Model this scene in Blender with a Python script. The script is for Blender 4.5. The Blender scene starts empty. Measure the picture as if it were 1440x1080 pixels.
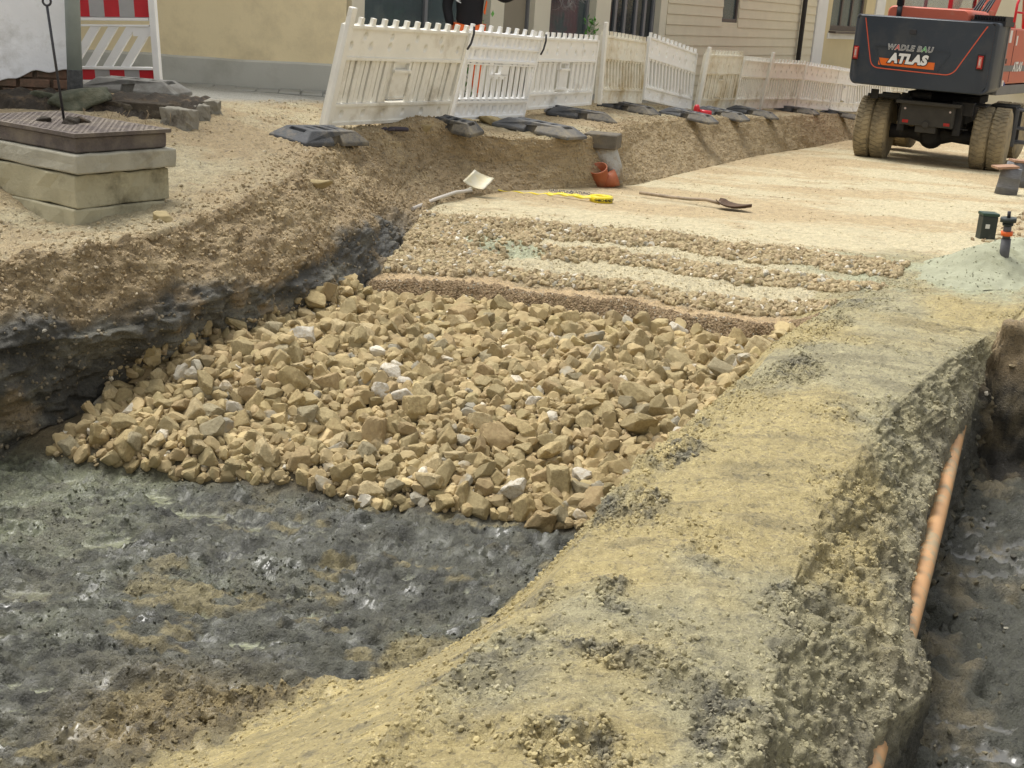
import bpy, bmesh, math, random
import numpy as np
from math import radians, sin, cos, pi, hypot, tan, atan2, sqrt
from mathutils import Vector, Matrix, noise as mnoise
random.seed(7); RNG = np.random.default_rng(11)
C = bpy.context.scene.collection

# ---------------------------------------------------------------- camera geometry (street coordinates u along, v across)
F = 1800.; PW = 1440; PH = 1080; EZ = 4.0; PITCH = radians(16.7); ROLL = radians(4.0); SA = radians(28.6)
cf = np.array((0, cos(PITCH), -sin(PITCH))); cr0 = np.array((1., 0, 0)); cu0 = np.array((0, sin(PITCH), cos(PITCH)))
CR = cr0*cos(ROLL)+cu0*sin(ROLL); CU = -cr0*sin(ROLL)+cu0*cos(ROLL)
def ray(px, py): return cf+(px-PW/2)/F*CR-(py-PH/2)/F*CU
def unp(px, py, z):
    d = ray(px, py); t = (z-EZ)/d[2]; return Vector((d[0]*t, d[1]*t, z))
def atd(px, py, D):
    d = ray(px, py)*D; return Vector((d[0], d[1], EZ+d[2]))
def proj(P):
    p = np.array(P)-np.array((0, 0, EZ)); D = p@cf; return PW/2+F*(p@CR)/D, PH/2-F*(p@CU)/D, D
def UV(x, y): return x*sin(SA)+y*cos(SA), x*cos(SA)-y*sin(SA)
def XY(u, v): return u*sin(SA)+v*cos(SA), u*cos(SA)-v*sin(SA)

# ---------------------------------------------------------------- numpy noise
def _h(ix, iy, iz, s):
    h = (ix*374761393+iy*668265263+iz*1440662683+s*974634777) & 0xffffffff
    h = ((h ^ (h >> 13))*1274126177) & 0xffffffff
    h = ((h ^ (h >> 15))*2246822519) & 0xffffffff
    return ((h ^ (h >> 16)) & 0xffffff)/float(0xffffff)
def vn(x, y, z, s=0):
    x, y, z = np.broadcast_arrays(x, y, z)
    fx, fy, fz = np.floor(x), np.floor(y), np.floor(z)
    ix, iy, iz = fx.astype(np.int64), fy.astype(np.int64), fz.astype(np.int64)
    tx, ty, tz = x-fx, y-fy, z-fz
    tx = tx*tx*(3-2*tx); ty = ty*ty*(3-2*ty); tz = tz*tz*(3-2*tz)
    r = 0
    for a in (0, 1):
        wa = tx if a else 1-tx
        for b in (0, 1):
            wb = ty if b else 1-ty
            for c in (0, 1):
                wc = tz if c else 1-tz
                r = r+wa*wb*wc*_h(ix+a, iy+b, iz+c, s)
    return r*2-1
def fbm(P, f, o=4, s=0, g=.5, st=(1, 1, 1)):
    r = 0; a = 1; t = 0
    for k in range(o):
        r = r+a*vn(P[..., 0]*f*st[0]+k*7.3, P[..., 1]*f*st[1]+k*3.1, P[..., 2]*f*st[2]+k*1.7, s+k*13)
        t += a; a *= g; f *= 2.03
    return r/t*1.6
def sm(x, a=0., b=1.):
    t = np.clip((x-a)/(b-a), 0, 1); return t*t*(3-2*t)
def mix(a, b, t): return a*(1-t)+b*t

# ---------------------------------------------------------------- mesh helpers
def mesh_np(name, V, Fa, mat=None, smooth=True, cols=None, rough=None, k=None, link=True, parent=None):
    """V (n,3), Fa (m,3|4) arrays -> one mesh object."""
    me = bpy.data.meshes.new(name); V = np.asarray(V, dtype=np.float32); Fa = np.asarray(Fa, dtype=np.int32)
    m, kk = Fa.shape
    me.vertices.add(len(V)); me.vertices.foreach_set('co', V.ravel())
    me.loops.add(m*kk); me.loops.foreach_set('vertex_index', Fa.ravel())
    me.polygons.add(m); me.polygons.foreach_set('loop_start', np.arange(0, m*kk, kk, dtype=np.int32))
    me.polygons.foreach_set('use_smooth', np.full(m, smooth, dtype=bool))
    if cols is not None:
        a = me.attributes.new('col', 'FLOAT_COLOR', 'POINT')
        c4 = np.ones((len(V), 4), dtype=np.float32); c4[:, :3] = cols; a.data.foreach_set('color', c4.ravel())
    if rough is not None:
        a = me.attributes.new('rgh', 'FLOAT', 'POINT'); a.data.foreach_set('value', np.asarray(rough, dtype=np.float32))
    me.update(calc_edges=True); me.validate()
    o = bpy.data.objects.new(name, me)
    if mat: me.materials.append(mat)
    if link: C.objects.link(o)
    if parent: o.parent = parent
    return o
def tag(o, label=None, cat=None, group=None, kind=None):
    if label: o['label'] = label
    if cat: o['category'] = cat
    if group: o['group'] = group
    if kind: o['kind'] = kind
    return o
def empty(name, loc, label=None, cat=None, group=None, rz=0, rot=None):
    o = bpy.data.objects.new(name, None); C.objects.link(o); o.location = loc
    o.rotation_euler = rot or (0, 0, rz); o.empty_display_size = .1
    return tag(o, label, cat, group)
def obj(name, bm, mat, parent=None, smooth=False, bevel=0, seg=2, bang=30):
    me = bpy.data.meshes.new(name); bmesh.ops.recalc_face_normals(bm, faces=bm.faces[:]); bm.to_mesh(me); bm.free()
    if smooth:
        me.polygons.foreach_set('use_smooth', [True]*len(me.polygons))
    o = bpy.data.objects.new(name, me); C.objects.link(o)
    mats = mat if isinstance(mat, (list, tuple)) else [mat]
    for m in mats: me.materials.append(m)
    if parent: o.parent = parent
    if bevel:
        b = o.modifiers.new('Bevel', 'BEVEL'); b.width = bevel; b.segments = seg; b.limit_method = 'ANGLE'; b.angle_limit = radians(bang)
    return o
def NB(): return bmesh.new()
def box(bm, c, s, M=None, mi=0):
    """axis box centre c, full size s, optional matrix applied after"""
    r = bmesh.ops.create_cube(bm, size=1)
    T = Matrix.Translation(c) @ Matrix.Diagonal((s[0], s[1], s[2], 1))
    if M is not None: T = M @ T
    bmesh.ops.transform(bm, matrix=T, verts=r['verts'])
    if mi:
        for f in {f for v in r['verts'] for f in v.link_faces}: f.material_index = mi
    return r['verts']
def frame_m(d, up=(0, 0, 1)):
    z = Vector(d).normalized(); u = Vector(up)
    if abs(z.dot(u)) > .98: u = Vector((1, 0, 0))
    x = u.cross(z).normalized(); y = z.cross(x)
    return Matrix((x, y, z)).transposed()
def tube(bm, pts, r, n=10, caps=True, mi=0, sx=1, sy=1):
    """swept round tube through pts; r may be a list"""
    pts = [Vector(p) for p in pts]; rings = []
    rr = r if isinstance(r, (list, tuple)) else [r]*len(pts)
    prev = None
    for i, p in enumerate(pts):
        d = (pts[min(i+1, len(pts)-1)]-pts[max(i-1, 0)])
        if prev is None: Mx = frame_m(d)
        else:
            z = d.normalized(); x = prev.col[0]-z*prev.col[0].dot(z); x.normalize(); Mx = Matrix((x, z.cross(x), z)).transposed()
        prev = Mx
        rings.append([bm.verts.new(p+Mx @ Vector((cos(2*pi*k/n)*rr[i]*sx, sin(2*pi*k/n)*rr[i]*sy, 0))) for k in range(n)])
    fs = []
    for a, b in zip(rings, rings[1:]):
        for k in range(n): fs.append(bm.faces.new((a[k], a[(k+1) % n], b[(k+1) % n], b[k])))
    if caps: fs.append(bm.faces.new(rings[0][::-1])); fs.append(bm.faces.new(rings[-1]))
    for f in fs: f.smooth = len(f.verts) == 4; f.material_index = mi
    return fs
def lathe(bm, prof, M=None, n=24, mi=0, smooth=True, closed=False):
    """prof [(r,z)] around local z"""
    rings = []
    for r, z in prof:
        ring = []
        for k in range(n):
            p = Vector((cos(2*pi*k/n)*r, sin(2*pi*k/n)*r, z))
            ring.append(bm.verts.new(M @ p if M is not None else p))
        rings.append(ring)
    pr = list(zip(rings, rings[1:]))
    if closed: pr.append((rings[-1], rings[0]))
    for a, b in pr:
        for k in range(n):
            f = bm.faces.new((a[k], a[(k+1) % n], b[(k+1) % n], b[k])); f.smooth = smooth; f.material_index = mi
    if not closed:
        for rg in (rings[0][::-1], rings[-1]):
            try: bm.faces.new(rg).material_index = mi
            except ValueError: pass
def prism(bm, poly, h, M=None, mi=0):
    """extrude polygon (list of (x,y)) from z=0 to z=h"""
    a = [bm.verts.new((x, y, 0)) for x, y in poly]; b = [bm.verts.new((x, y, h)) for x, y in poly]
    fs = [bm.faces.new(a[::-1]), bm.faces.new(b)]
    for i in range(len(poly)):
        j = (i+1) % len(poly); fs.append(bm.faces.new((a[i], a[j], b[j], b[i])))
    for f in fs: f.material_index = mi
    if M is not None: bmesh.ops.transform(bm, matrix=M, verts=a+b)
    return a+b
def rects_with_hole(bm, *a): pass
def text_obj(name, s, size, M, mat, parent=None, depth=.002, off=0., shear=0., space=1., marks=None):
    cu = bpy.data.curves.new(name, 'FONT'); cu.body = s; cu.size = size; cu.extrude = depth; cu.offset = off; cu.shear = shear
    cu.space_character = space; cu.align_x = 'CENTER'; cu.align_y = 'CENTER'; cu.resolution_u = 3
    if marks:
        for m_ in [mat]+marks[1]: cu.materials.append(m_)
        for i_, k_ in marks[0].items(): cu.body_format[i_].material_index = k_
    t = bpy.data.objects.new(name, cu); C.objects.link(t); bpy.context.view_layer.update()
    me = bpy.data.meshes.new_from_object(t.evaluated_get(bpy.context.evaluated_depsgraph_get()))
    bpy.data.objects.remove(t); bpy.data.curves.remove(cu)
    me.transform(M); me.name = name
    if not marks: me.materials.clear(); me.materials.append(mat)
    o = bpy.data.objects.new(name, me); C.objects.link(o)
    if parent: o.parent = parent
    return o

# ---------------------------------------------------------------- materials
MATS = {}
def mat(name, col, rough=.7, metal=0., var=.12, vs=6., bump=.15, bs=60., dirt=None, ds=3., dt=(.5, .7), spec=.4, attr=False, rattr=False, rnd=0., alpha=None, det=6, stretch=None, bdist=.01):
    m = bpy.data.materials.new(name); m.use_nodes = True; nt = m.node_tree; N = nt.nodes; L = nt.links
    b = N['Principled BSDF']; b.inputs['Roughness'].default_value = rough; b.inputs['Metallic'].default_value = metal
    b.inputs['Specular IOR Level'].default_value = spec
    tc = N.new('ShaderNodeTexCoord'); vec = tc.outputs['Object']
    if stretch:
        mp = N.new('ShaderNodeMapping'); mp.inputs['Scale'].default_value = stretch; L.new(vec, mp.inputs['Vector']); vec = mp.outputs['Vector']
    def nz(scale, detail=det, rg=.6):
        n = N.new('ShaderNodeTexNoise'); n.inputs['Scale'].default_value = scale; n.inputs['Detail'].default_value = detail
        n.inputs['Roughness'].default_value = rg; L.new(vec, n.inputs['Vector']); return n.outputs['Fac']
    if attr:
        a = N.new('ShaderNodeAttribute'); a.attribute_name = 'col'; base = a.outputs['Color']
    else:
        c = N.new('ShaderNodeRGB'); c.outputs[0].default_value = (*col, 1); base = c.outputs[0]
    if rattr:
        a = N.new('ShaderNodeAttribute'); a.attribute_name = 'rgh'; L.new(a.outputs['Fac'], b.inputs['Roughness'])
    hs = N.new('ShaderNodeHueSaturation'); L.new(base, hs.inputs['Color'])
    mr = N.new('ShaderNodeMapRange'); mr.inputs[1].default_value = .25; mr.inputs[2].default_value = .75
    mr.inputs[3].default_value = 1-var; mr.inputs[4].default_value = 1+var; L.new(nz(vs), mr.inputs[0])
    val = mr.outputs[0]
    if rnd:
        oi = N.new('ShaderNodeObjectInfo'); m2 = N.new('ShaderNodeMapRange'); m2.inputs[3].default_value = 1-rnd; m2.inputs[4].default_value = 1+rnd
        L.new(oi.outputs['Random'], m2.inputs[0]); mm = N.new('ShaderNodeMath'); mm.operation = 'MULTIPLY'
        L.new(val, mm.inputs[0]); L.new(m2.outputs[0], mm.inputs[1]); val = mm.outputs[0]
    L.new(val, hs.inputs['Value']); out = hs.outputs['Color']
    if dirt:
        rp = N.new('ShaderNodeMapRange'); rp.inputs[1].default_value = dt[0]; rp.inputs[2].default_value = dt[1]; L.new(nz(ds, 8, .7), rp.inputs[0])
        mx = N.new('ShaderNodeMix'); mx.data_type = 'RGBA'; L.new(rp.outputs[0], mx.inputs[0]); L.new(out, mx.inputs[6]); mx.inputs[7].default_value = (*dirt, 1)
        out = mx.outputs[2]
    L.new(out, b.inputs['Base Color'])
    if bump:
        bp = N.new('ShaderNodeBump'); bp.inputs['Strength'].default_value = bump; bp.inputs['Distance'].default_value = bdist
        L.new(nz(bs, 8, .65), bp.inputs['Height']); L.new(bp.outputs[0], b.inputs['Normal'])
    MATS[name] = m; return m
def glass_mat(name, col=(.05, .07, .075), rough=.08):
    m = mat(name, col, rough, 0, .25, 1.5, 0); m.node_tree.nodes['Principled BSDF'].inputs['Specular IOR Level'].default_value = .5
    m.node_tree.nodes['Principled BSDF'].inputs['Alpha'].default_value = .55
    return m
EXPO = 0.8
# ================================================================ GROUND: lofted sheet in street coordinates
def T(*a):
    return np.array([p[0] for p in a], float), np.array([p[1] for p in a], float)
def I(t, u): return np.interp(u, t[0], t[1])
def smooth_tab(t, du=.35):
    """soften kinks"""
    us = np.arange(t[0][0], t[0][-1], .1); ys = np.interp(us, *t); k = int(du/.1)*2+1
    ys2 = np.convolve(np.pad(ys, k//2, 'edge'), np.ones(k)/k, 'valid'); return us, ys2
ROWS = [-4., -2.5, -1., 0, .7]; _u = 1.2
while _u < 95: ROWS.append(_u); _u += .011 if 8.15 < _u < 8.65 else max(.014, .0046*_u)*(1 if _u < 32 else 4)
U = np.array(ROWS); NR = len(U)
K1v = smooth_tab(T((-4, -7.7), (8, -7.7), (10, -8.6), (12, -8.6), (20, -9.4), (30, -9.6), (100, -9.6)))
K1z = smooth_tab(T((-4, 2.95), (8, 2.95), (10, 2.87), (12, 2.8), (16, 2.74), (19, 2.62), (24, 2.36), (29, 2.12), (45, 1.6), (100, 1.0)))
K2v = smooth_tab(T((-4, -5.45), (4, -5.45), (4.8, -5.28), (5.5, -5.28), (6.8, -5.6), (8.2, -6.35), (9.3, -6.85), (10.3, -6.95), (11.1, -6.6), (12.4, -6.15), (13.5, -6.15), (14.4, -6.6), (17.9, -7.0), (20, -7.1), (29, -7.65), (100, -7.8)))
K2z = smooth_tab(T((-4, 2.58), (4, 2.58), (4.8, 2.6), (5.5, 2.62), (6.8, 2.7), (8.2, 2.73), (9.45, 2.76), (10.8, 2.74), (11.5, 2.63), (14.7, 2.62), (17.9, 2.52), (20, 2.42), (29, 2.08), (45, 1.5), (100, .9)))
K3v = smooth_tab(T((-4, -5.17), (4, -5.17), (5, -4.99), (6, -5.0), (6.8, -5.22), (8, -5.7), (9.5, -6.45), (10.5, -6.75), (11.3, -6.52), (12.4, -6.08), (13.5, -6.08), (14.4, -6.45), (17.9, -6.85), (20, -6.97), (29, -7.52), (100, -7.7)))
K3z = smooth_tab(T((-4, 2.18), (5, 2.18), (6.8, 2.32), (8.6, 2.3), (10.5, 2.42), (12, 2.42), (14.4, 2.42), (20, 2.22), (29, 1.9), (45, 1.4), (100, .85)))
K4v = smooth_tab(T((-4, -5.25), (4, -5.14), (5, -5.2), (5.9, -4.98), (6.9, -5.05), (8, -5.45), (9.5, -6.1), (11.1, -6.3), (13.3, -5.85), (15, -6.1), (20, -6.75), (28.7, -7.3), (45, -7.5), (100, -7.5)))
K5v = smooth_tab(T((-4, -3.2), (2, -2.9), (2.47, -2.69), (3.12, -2.36), (3.5, -2.24), (4.5, -2.2), (5, -2.25), (6, -2.3), (7.6, -2.45), (8.7, -2.5), (12, -2.5), (100, -2.5)), .3)
K6v = smooth_tab(T((-4, -1.5), (2.2, -1.56), (2.9, -1.63), (3.3, -1.65), (3.6, -1.70), (4.2, -1.84), (4.7, -1.92), (5.5, -1.98), (6.2, -2.02), (7.6, -2.2), (8.7, -2.22), (9.6, -2.1), (100, -2.1)), .2)
K6z = smooth_tab(T((-4, 2.2), (5, 2.2), (5.6, 2.16), (7.6, 2.15), (8.7, 2.13), (9.8, 2.14), (12, 2.12), (24, 1.7), (45, 1.2), (100, .7)))
K7v = smooth_tab(T((-4, -.6), (2.7, -.75), (3.4, -.89), (3.9, -1.0), (4.7, -1.13), (5.8, -1.24), (7.3, -1.27), (8.4, -1.2), (9.5, -1.1), (100, -1.1)))
K7z = smooth_tab(T((-4, 2.24), (4, 2.24), (5.8, 2.2), (7.3, 2.16), (8.4, 2.13), (10, 2.12), (12, 2.1), (24, 1.7), (45, 1.2), (100, .7)))
K8v = smooth_tab(T((-4, -.3), (2.8, -.50), (3.4, -.61), (3.75, -.65), (3.95, -.54), (4.2, -.57), (4.45, -.73), (5.5, -.90), (6, -.96), (7, -1.07), (8.6, -1.15), (9.5, -1.1), (100, -.9)), .15)
K9v = smooth_tab(T((-4, -.3), (3, -.48), (3.75, -.60), (3.95, -.50), (4.2, -.53), (4.5, -.68), (5.3, -.80), (7, -.99), (8.54, -1.10), (9.5, -.9), (100, -.8)))
K10v = T((-4, .35), (100, .35)); K11v = T((-4, .55), (100, .55))
def bedz(u): return np.where(u < 24, 2.2-.0345*(u-9.75), 1.708-.022*(u-24)) - np.where(u > 45, (u-45)*-.008, 0)
def floorz(u, v):
    """pit floor: mud, rock bed, geogrid layers, road bed"""
    w = u-.3*(v+4)+.10*np.sin(v*1.9)+.05*np.sin(v*5.1+u*1.3)+.03*np.sin(v*11+u*3)
    q = u-(4.2+.335*(v+4.9))
    z = 1.6+.12*sm(q, 0, .25)+.16*sm(q, .45, 1.2)+.05*sm(q, 1.2, 3.)
    z = mix(z, z*0+1.90, sm(w, 6.6, 7.65))
    z = z+.11*sm(w, 7.70, 7.86)+.035*sm(w, 8.10, 8.24)+.035*sm(w, 8.86, 9.0)+.04*sm(w, 9.46, 9.66)+.085*np.clip((w-8.1)/1.6, 0, 1)
    return np.where(w > 9.72, mix(z, bedz(u)+.01, sm(w, 9.72, 10.5)), z), w, q
segs = [22, 120, 56, 64, 290, 56, 120, 70, 60, 60, 16, 40, 12]
cols_v = []; seg_id = []
def v_lines(u):
    return [np.full_like(u, -60.), I(K1v, u), I(K2v, u), I(K3v, u), I(K4v, u), I(K5v, u), I(K6v, u), I(K7v, u), I(K8v, u), I(K9v, u), I(K10v, u), I(K11v, u), np.full_like(u, 8.), np.full_like(u, 60.)]
VL = v_lines(U)
fo, w6, _ = floorz(U, VL[6])
trench = 1-sm(U, 8.3, 8.52)
f4, _, _ = floorz(U, VL[4]); f5, _, _ = floorz(U, VL[5])
bd = bedz(U); far = sm(U, 9., 10.5)
gr = mix(2.18, bd, sm(U, 6, 11))
z6 = mix(I(K6z, U), fo, far); z7 = mix(I(K7z, U), bd+.03, far)
t8 = mix(I(K7z, U)-.02, 1.9, trench); t8 = mix(t8, bd+.04, far); t9 = mix(gr, 1.35, trench); t10 = mix(gr, 1.33, trench)
ZL = [I(K1z, U)+.05, I(K1z, U), I(K2z, U), I(K3z, U), f4, f5, z6, z7, t8, t9, t10, gr+.02, gr+.08, gr+.1]
Vc = []; Zc = []; SID = []
for s, n in enumerate(segs):
    tt = np.linspace(0, 1, n, endpoint=False)
    if s == 0: tt = 1-(1-tt)**3
    if s == 12: tt = tt**2
    for t in tt:
        Vc.append(mix(VL[s], VL[s+1], t))
        e = t
        if s == 6: e = t
        Zc.append(mix(ZL[s], ZL[s+1], e)); SID.append(s)
Vc.append(VL[-1]); Zc.append(ZL[-1]); SID.append(12)
Vg = np.stack(Vc, 1); Zg = np.stack(Zc, 1); SID = np.array(SID); NC = len(SID); Ug = np.repeat(U[:, None], NC, 1)
Sg = np.repeat(SID[None, :], NR, 0)
# round the profile kinks a little (blur z across columns, except pit floor)
for _ in range(6):
    Zb = Zg.copy(); Zb[:, 1:-1] = (Zg[:, :-2]+2*Zg[:, 1:-1]+Zg[:, 2:])/4; Zg = Zb
Fz, Wg, Qg = floorz(Ug, Vg)
pit = (Sg == 4)
Zg = np.where(pit, Fz, Zg)
Zg = np.where((Sg == 5) | (Sg == 3), np.maximum(Zg, np.where(Ug < 10, Fz, -9)), Zg)
# ridge crown: slight camber
tr = (Vg-I(K6v, Ug))/(I(K7v, Ug)-I(K6v, Ug)); Zg = Zg+np.where(Sg == 6, (.05*np.sin(pi*np.clip(tr, 0, 1)))*(1-far)[:, None], 0)
# raised rubble under first barrier, mound right
def gau(u0, v0, su, sv, h): return h*np.exp(-((Ug-u0)/su)**2-((Vg-v0)/sv)**2)
Zg = Zg+gau(10.7, -6.95, .45, .25, .10)+gau(16.5, -.6, 2.6, 1.0, .16)+gau(10.2, -.2, 1.2, .8, .16)+gau(5.7, -4.6, .7, .35, .10)*(Sg == 4)+gau(4.9, -6.1, 1.0, .60, -.19)
# lift ground toward the manhole side / curb
X = Ug*sin(SA)+Vg*cos(SA); Y = Ug*cos(SA)-Vg*sin(SA)
P0 = np.stack([X, Y, Zg], -1)
def grid_normals(P):
    du = np.gradient(P, axis=0); dv = np.gradient(P, axis=1)
    n = np.cross(dv, du); n /= np.linalg.norm(n, axis=-1, keepdims=True)+1e-12
    return np.where(n[..., 2:3] < 0, -n, n)
# --- displacement
near = 1-sm(Ug, 14, 40); hf = 1-sm(Ug, 9, 15); mf = 1-.8*sm(Ug, 18, 30)
N0 = grid_normals(P0)
f1 = fbm(P0, 1.1, 3, 1); f2 = fbm(P0, 4, 4, 2); f3 = fbm(P0, 14, 3, 3); f4_ = fbm(P0, 38, 2, 4); f5_ = fbm(P0, 80, 1, 5)
wallm = np.where((Sg == 2) | (Sg == 3), 1., 0)
steep = 1-N0[..., 2]
lump = np.maximum(0, fbm(P0, 9, 3, 21, .6))            # clods
ridge_w = ((Sg == 7) | (Sg == 8)).astype(float)*trench[:, None]
# amplitude maps
D = .010*f2+.004*f3*mf+.0018*f4_*hf
D = D+wallm*(.045*f2+.022*f3+.010*f4_)*mix(1, .45, sm(Ug, 9, 12))
D = D+wallm*(1-sm(Ug, 8, 9))*sm(2.35-Zg, 0, .1)*(.030*fbm(P0, 2.2, 4, 12, .55, (1, 1, 4.5)))
endm = ((Sg >= 8) & (Ug > 8.1) & (Ug < 8.8))*1.; D = D+endm*(.05*f2+.02*f3+.01*f4_)
D = D+ridge_w*(.032*f2+.018*f3+.009*f4_+.004*f5_+.014*lump)*mix(.4, 1, sm(Zg, 1.9, 2.05))
# ridge top: tool scraped with clod patches
rt = (Sg == 6).astype(float)*(1-far)[:, None]
clodmask = sm(fbm(P0, 1.9, 3, 33), .30, .55); n_e = fbm(P0, 3.3, 3, 45); edge = np.maximum(np.exp(-((Vg-I(K6v, Ug)-.08)/.17)**2)*.9*sm(fbm(P0, 2.2, 2, 44), -.3, .12), .9*sm(Vg-I(K7v, Ug)+.14*n_e, -.06, .12))
edge = np.where((Sg == 5) | (Sg == 6) | (Sg == 7), edge, 0); patch = sum(np.exp(-((Ug-a)/c_)**2-((Vg-b)/d)**2) for a, b, c_, d in ((4.05, -1.70, .28, .16), (4.75, -1.80, .20, .13), (6.5, -1.85, .30, .16), (3.35, -1.50, .16, .20), (3.0, -1.25, .10, .22), (7.8, -2.05, .45, .14), (2.5, -1.15, .12, .25), (3.7, -.95, .25, .10), (2.9, -.85, .25, .12)))
patch = sm(patch*(.7+.6*n_e+.5*fbm(P0, 14, 3, 48, .6)), .30, .62)
cm = np.clip(np.maximum(np.maximum(clodmask*.5, edge), patch), 0, 1)*np.where(Sg == 5, 1, np.where(Sg == 7, .6, rt))
D = D+cm*(.014*f3+.009*f4_+.004*f5_+.020*lump)+rt*(.005*f3+.002*f5_)+rt*.010*fbm(P0, 9, 4, 46, .6, (.35, 1.8, 1))+patch*rt*(.018*lump+.010*f4_)
# pit mud
Mud = ((Sg == 4) | (Sg == 5))*(1-sm(Qg, -.05, .15))
chop = fbm(P0, 6, 5, 51, .62, (.7, 1.9, 1)); ridg = 1-np.abs(fbm(P0, 4.5, 4, 52, .6))
chop2 = fbm(P0, 3.2, 5, 53, .55, (1, 2.2, 1)); r2_ = 1-np.abs(fbm(P0, 11, 3, 54, .6, (.6, 1.7, 1))); mudh = .050*chop+.016*chop2+.020*(ridg-.6)+.032*(r2_-.7)+.013*f3+.009*f4_+.005*f5_+.014*f1
pool = fbm(P0, 1.6, 3, 61); 
level = -.012-.03*sm(pool, -.1, .5)*0
pmask = sm(-pool, .18, .30)
mudz = mudh-.030*sm(-pool, .0, .5)
flat = np.maximum(mudz, -.044)
pud = ((mudz < -.0427) & (Mud > .5)).astype(float)
D = D*(1-Mud)+Mud*flat*np.where(Sg == 5, sm(-(Zg-1.9), 0, .25), 1)
# brown lump heap lower left middle
heap = np.exp(-((Ug-2.75)/.33)**2-((Vg+2.65)/.35)**2)+.7*np.exp(-((Ug-2.95)/.18)**2-((Vg+2.3)/.25)**2)
D = D+heap*(.05+.03*f3+.03*lump+.015*f4_)*(Mud+(Sg == 5)*.5)
pud = pud*(heap < .15)
# trench floor
TF = ((Sg == 9) | (Sg == 8)).astype(float)*trench[:, None]*np.where(Sg == 8, sm(1.5-Zg, 0, .1), 1)
th = .06*chop+.035*f3+.016*f4_+.02*lump; tfl = np.maximum(th-.01, -.022)
tpud = ((th < -.014) & (TF > .5) & (fbm(P0, 2.3, 2, 71) > .05)).astype(float)
D = D*(1-TF)+TF*np.where(tpud > 0, -.022, th)
# bed: almost flat, wheel ruts
bedm = ((Sg == 4) | (Sg == 5) | (Sg == 6) | (Sg >= 7))*sm(Wg, 9.7, 10.0)
D = D*(1-.45*bedm*np.where(Sg == 4, 1, 0))
D = D+np.where((Wg > 7.6) & (Wg < 9.8) & (Sg == 4), .012*f3+.008*f4_, 0)
# sidewalk sand lumpy edges
D = D+np.where(Sg == 1, (.010*f3+.006*f4_)*near, 0)
heavy = (Sg >= 10)*(Ug < 26)*(.05*f2+.03*lump+.01*f4_); D = D+heavy*np.where(Sg == 12, .5, 1)
D = D+((Sg >= 6) & (Sg < 10))*sm(Ug, 12.5, 15)*sm(Vg, -3.2, -2)*(.04*f2+.03*lump+.01*f4_)*(Ug < 26)
P = P0+N0*D[..., None]
NN = grid_normals(P)

# --- colours (albedo, linear)
def c(*a): return np.array(a, float)
SANDP = c(.51, .45, .305); SANDB = c(.44, .345, .21); BANK = c(.31, .235, .14); CLAY = c(.066, .063, .053); CLAYG = c(.17, .163, .135)
MUD = c(.080, .082, .066); MUDG = c(.15, .16, .105); MUDT = c(.30, .255, .14); RT = c(.405, .335, .17); RG = c(.335, .305, .195); CLOD = c(.085, .082, .068)
BROWN = c(.27, .195, .11); ORANGE = c(.50, .34, .19); GREEN = c(.37, .385, .27); ROCKD = c(.26, .205, .12)
def L3(a, b, t): return a*(1-t[..., None])+b*t[..., None]
one = np.ones_like(Ug); 
n1 = fbm(P0, .9, 4, 101); n2 = fbm(P0, 3.1, 4, 102); n3 = fbm(P0, 11, 4, 103); n4 = fbm(P0, 33, 3, 104); n5 = fbm(P0, 70, 2, 105)
K = L3(SANDB*one[..., None], SANDP, sm(n1+.6*n2, -.4, .5))
K = np.where(((Sg <= 1))[..., None], L3(K*.80, BANK, sm(n2+.5*n3, .1, .8)*.7), K)
far_left = sm(-Vg, 8.2, 8.8)                           # paving toward the houses
K = L3(K, c(.30, .30, .28), far_left*np.where(Ug > 9, 1, .0))
# bank
bk = L3(BANK*one[..., None], SANDB*.9, np.maximum(sm(n2+n3*.7, -.1, .8), sm(Ug, 10.5, 13)*(.5+.4*sm(n2, -.4, .5)))); dk = sm((2.32+.10*n2+.08*n1-Zg), -.03, .08)*(1-sm(Ug, 8.2, 9.2))
cl = L3(CLAY*one[..., None], CLAYG, sm(fbm(P0, 2.6, 4, 110, .6, (1, 1, 2.5)), .0, .45)); cl = L3(cl, BANK*.8, sm(n2-n3*.5, .30, .7)*.8)
bk = L3(bk, cl, dk)
K = np.where(((Sg == 2) | (Sg == 3))[..., None], bk, K)
topm = np.where(Sg == 1, sm(Vg-I(K2v, Ug), -.5, 0), 0); K = L3(K, BANK*1.05, topm*sm(n2, -.5, .5))
# pit: mud
mu = L3(MUD*one[..., None], MUDG, sm(-(Vg+3.4)*.6+n1*.8+.5*n2, .0, .9)*.85); mu = L3(mu, c(.15, .146, .112), sm(n3+n2*.5, .05, .7)*.7)
tan = np.maximum(sm(.75*n2+.5*n1+.25*n3+(3.1-Ug)*.75+np.clip(Vg+3.6, -1, 1.5)*.35, .55, 1.0), sm(fbm(P0, 4.2, 3, 58, .55, (1, 2, 1)), .42, .6)*sm(Vg, -4.1, -3.4)*.8)
mu = L3(mu, MUDT, tan*.85); mu = L3(mu, c(.24, .185, .09), np.clip(heap*1.4, 0, 1)*.8)
mu = L3(mu, mu*.42, sm(fbm(P0, 9, 5, 57, .68, (.7, 2.0, 1)), .02, .32)*.75)
mu = L3(mu, L3(c(.12, .12, .08)*one[..., None], c(.20, .21, .14), sm(n1, -.2, .3)), pud)
pitc = L3(mu, ROCKD*.55, sm(Qg, -.05, .2))
wn = Wg+.04*n3
lay = L3(ROCKD*one[..., None], BROWN, sm(wn, 7.62, 7.68)); lay = L3(lay, ORANGE*c(.92, 1.0, 1.05), sm(wn, 7.86, 7.9))
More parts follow.
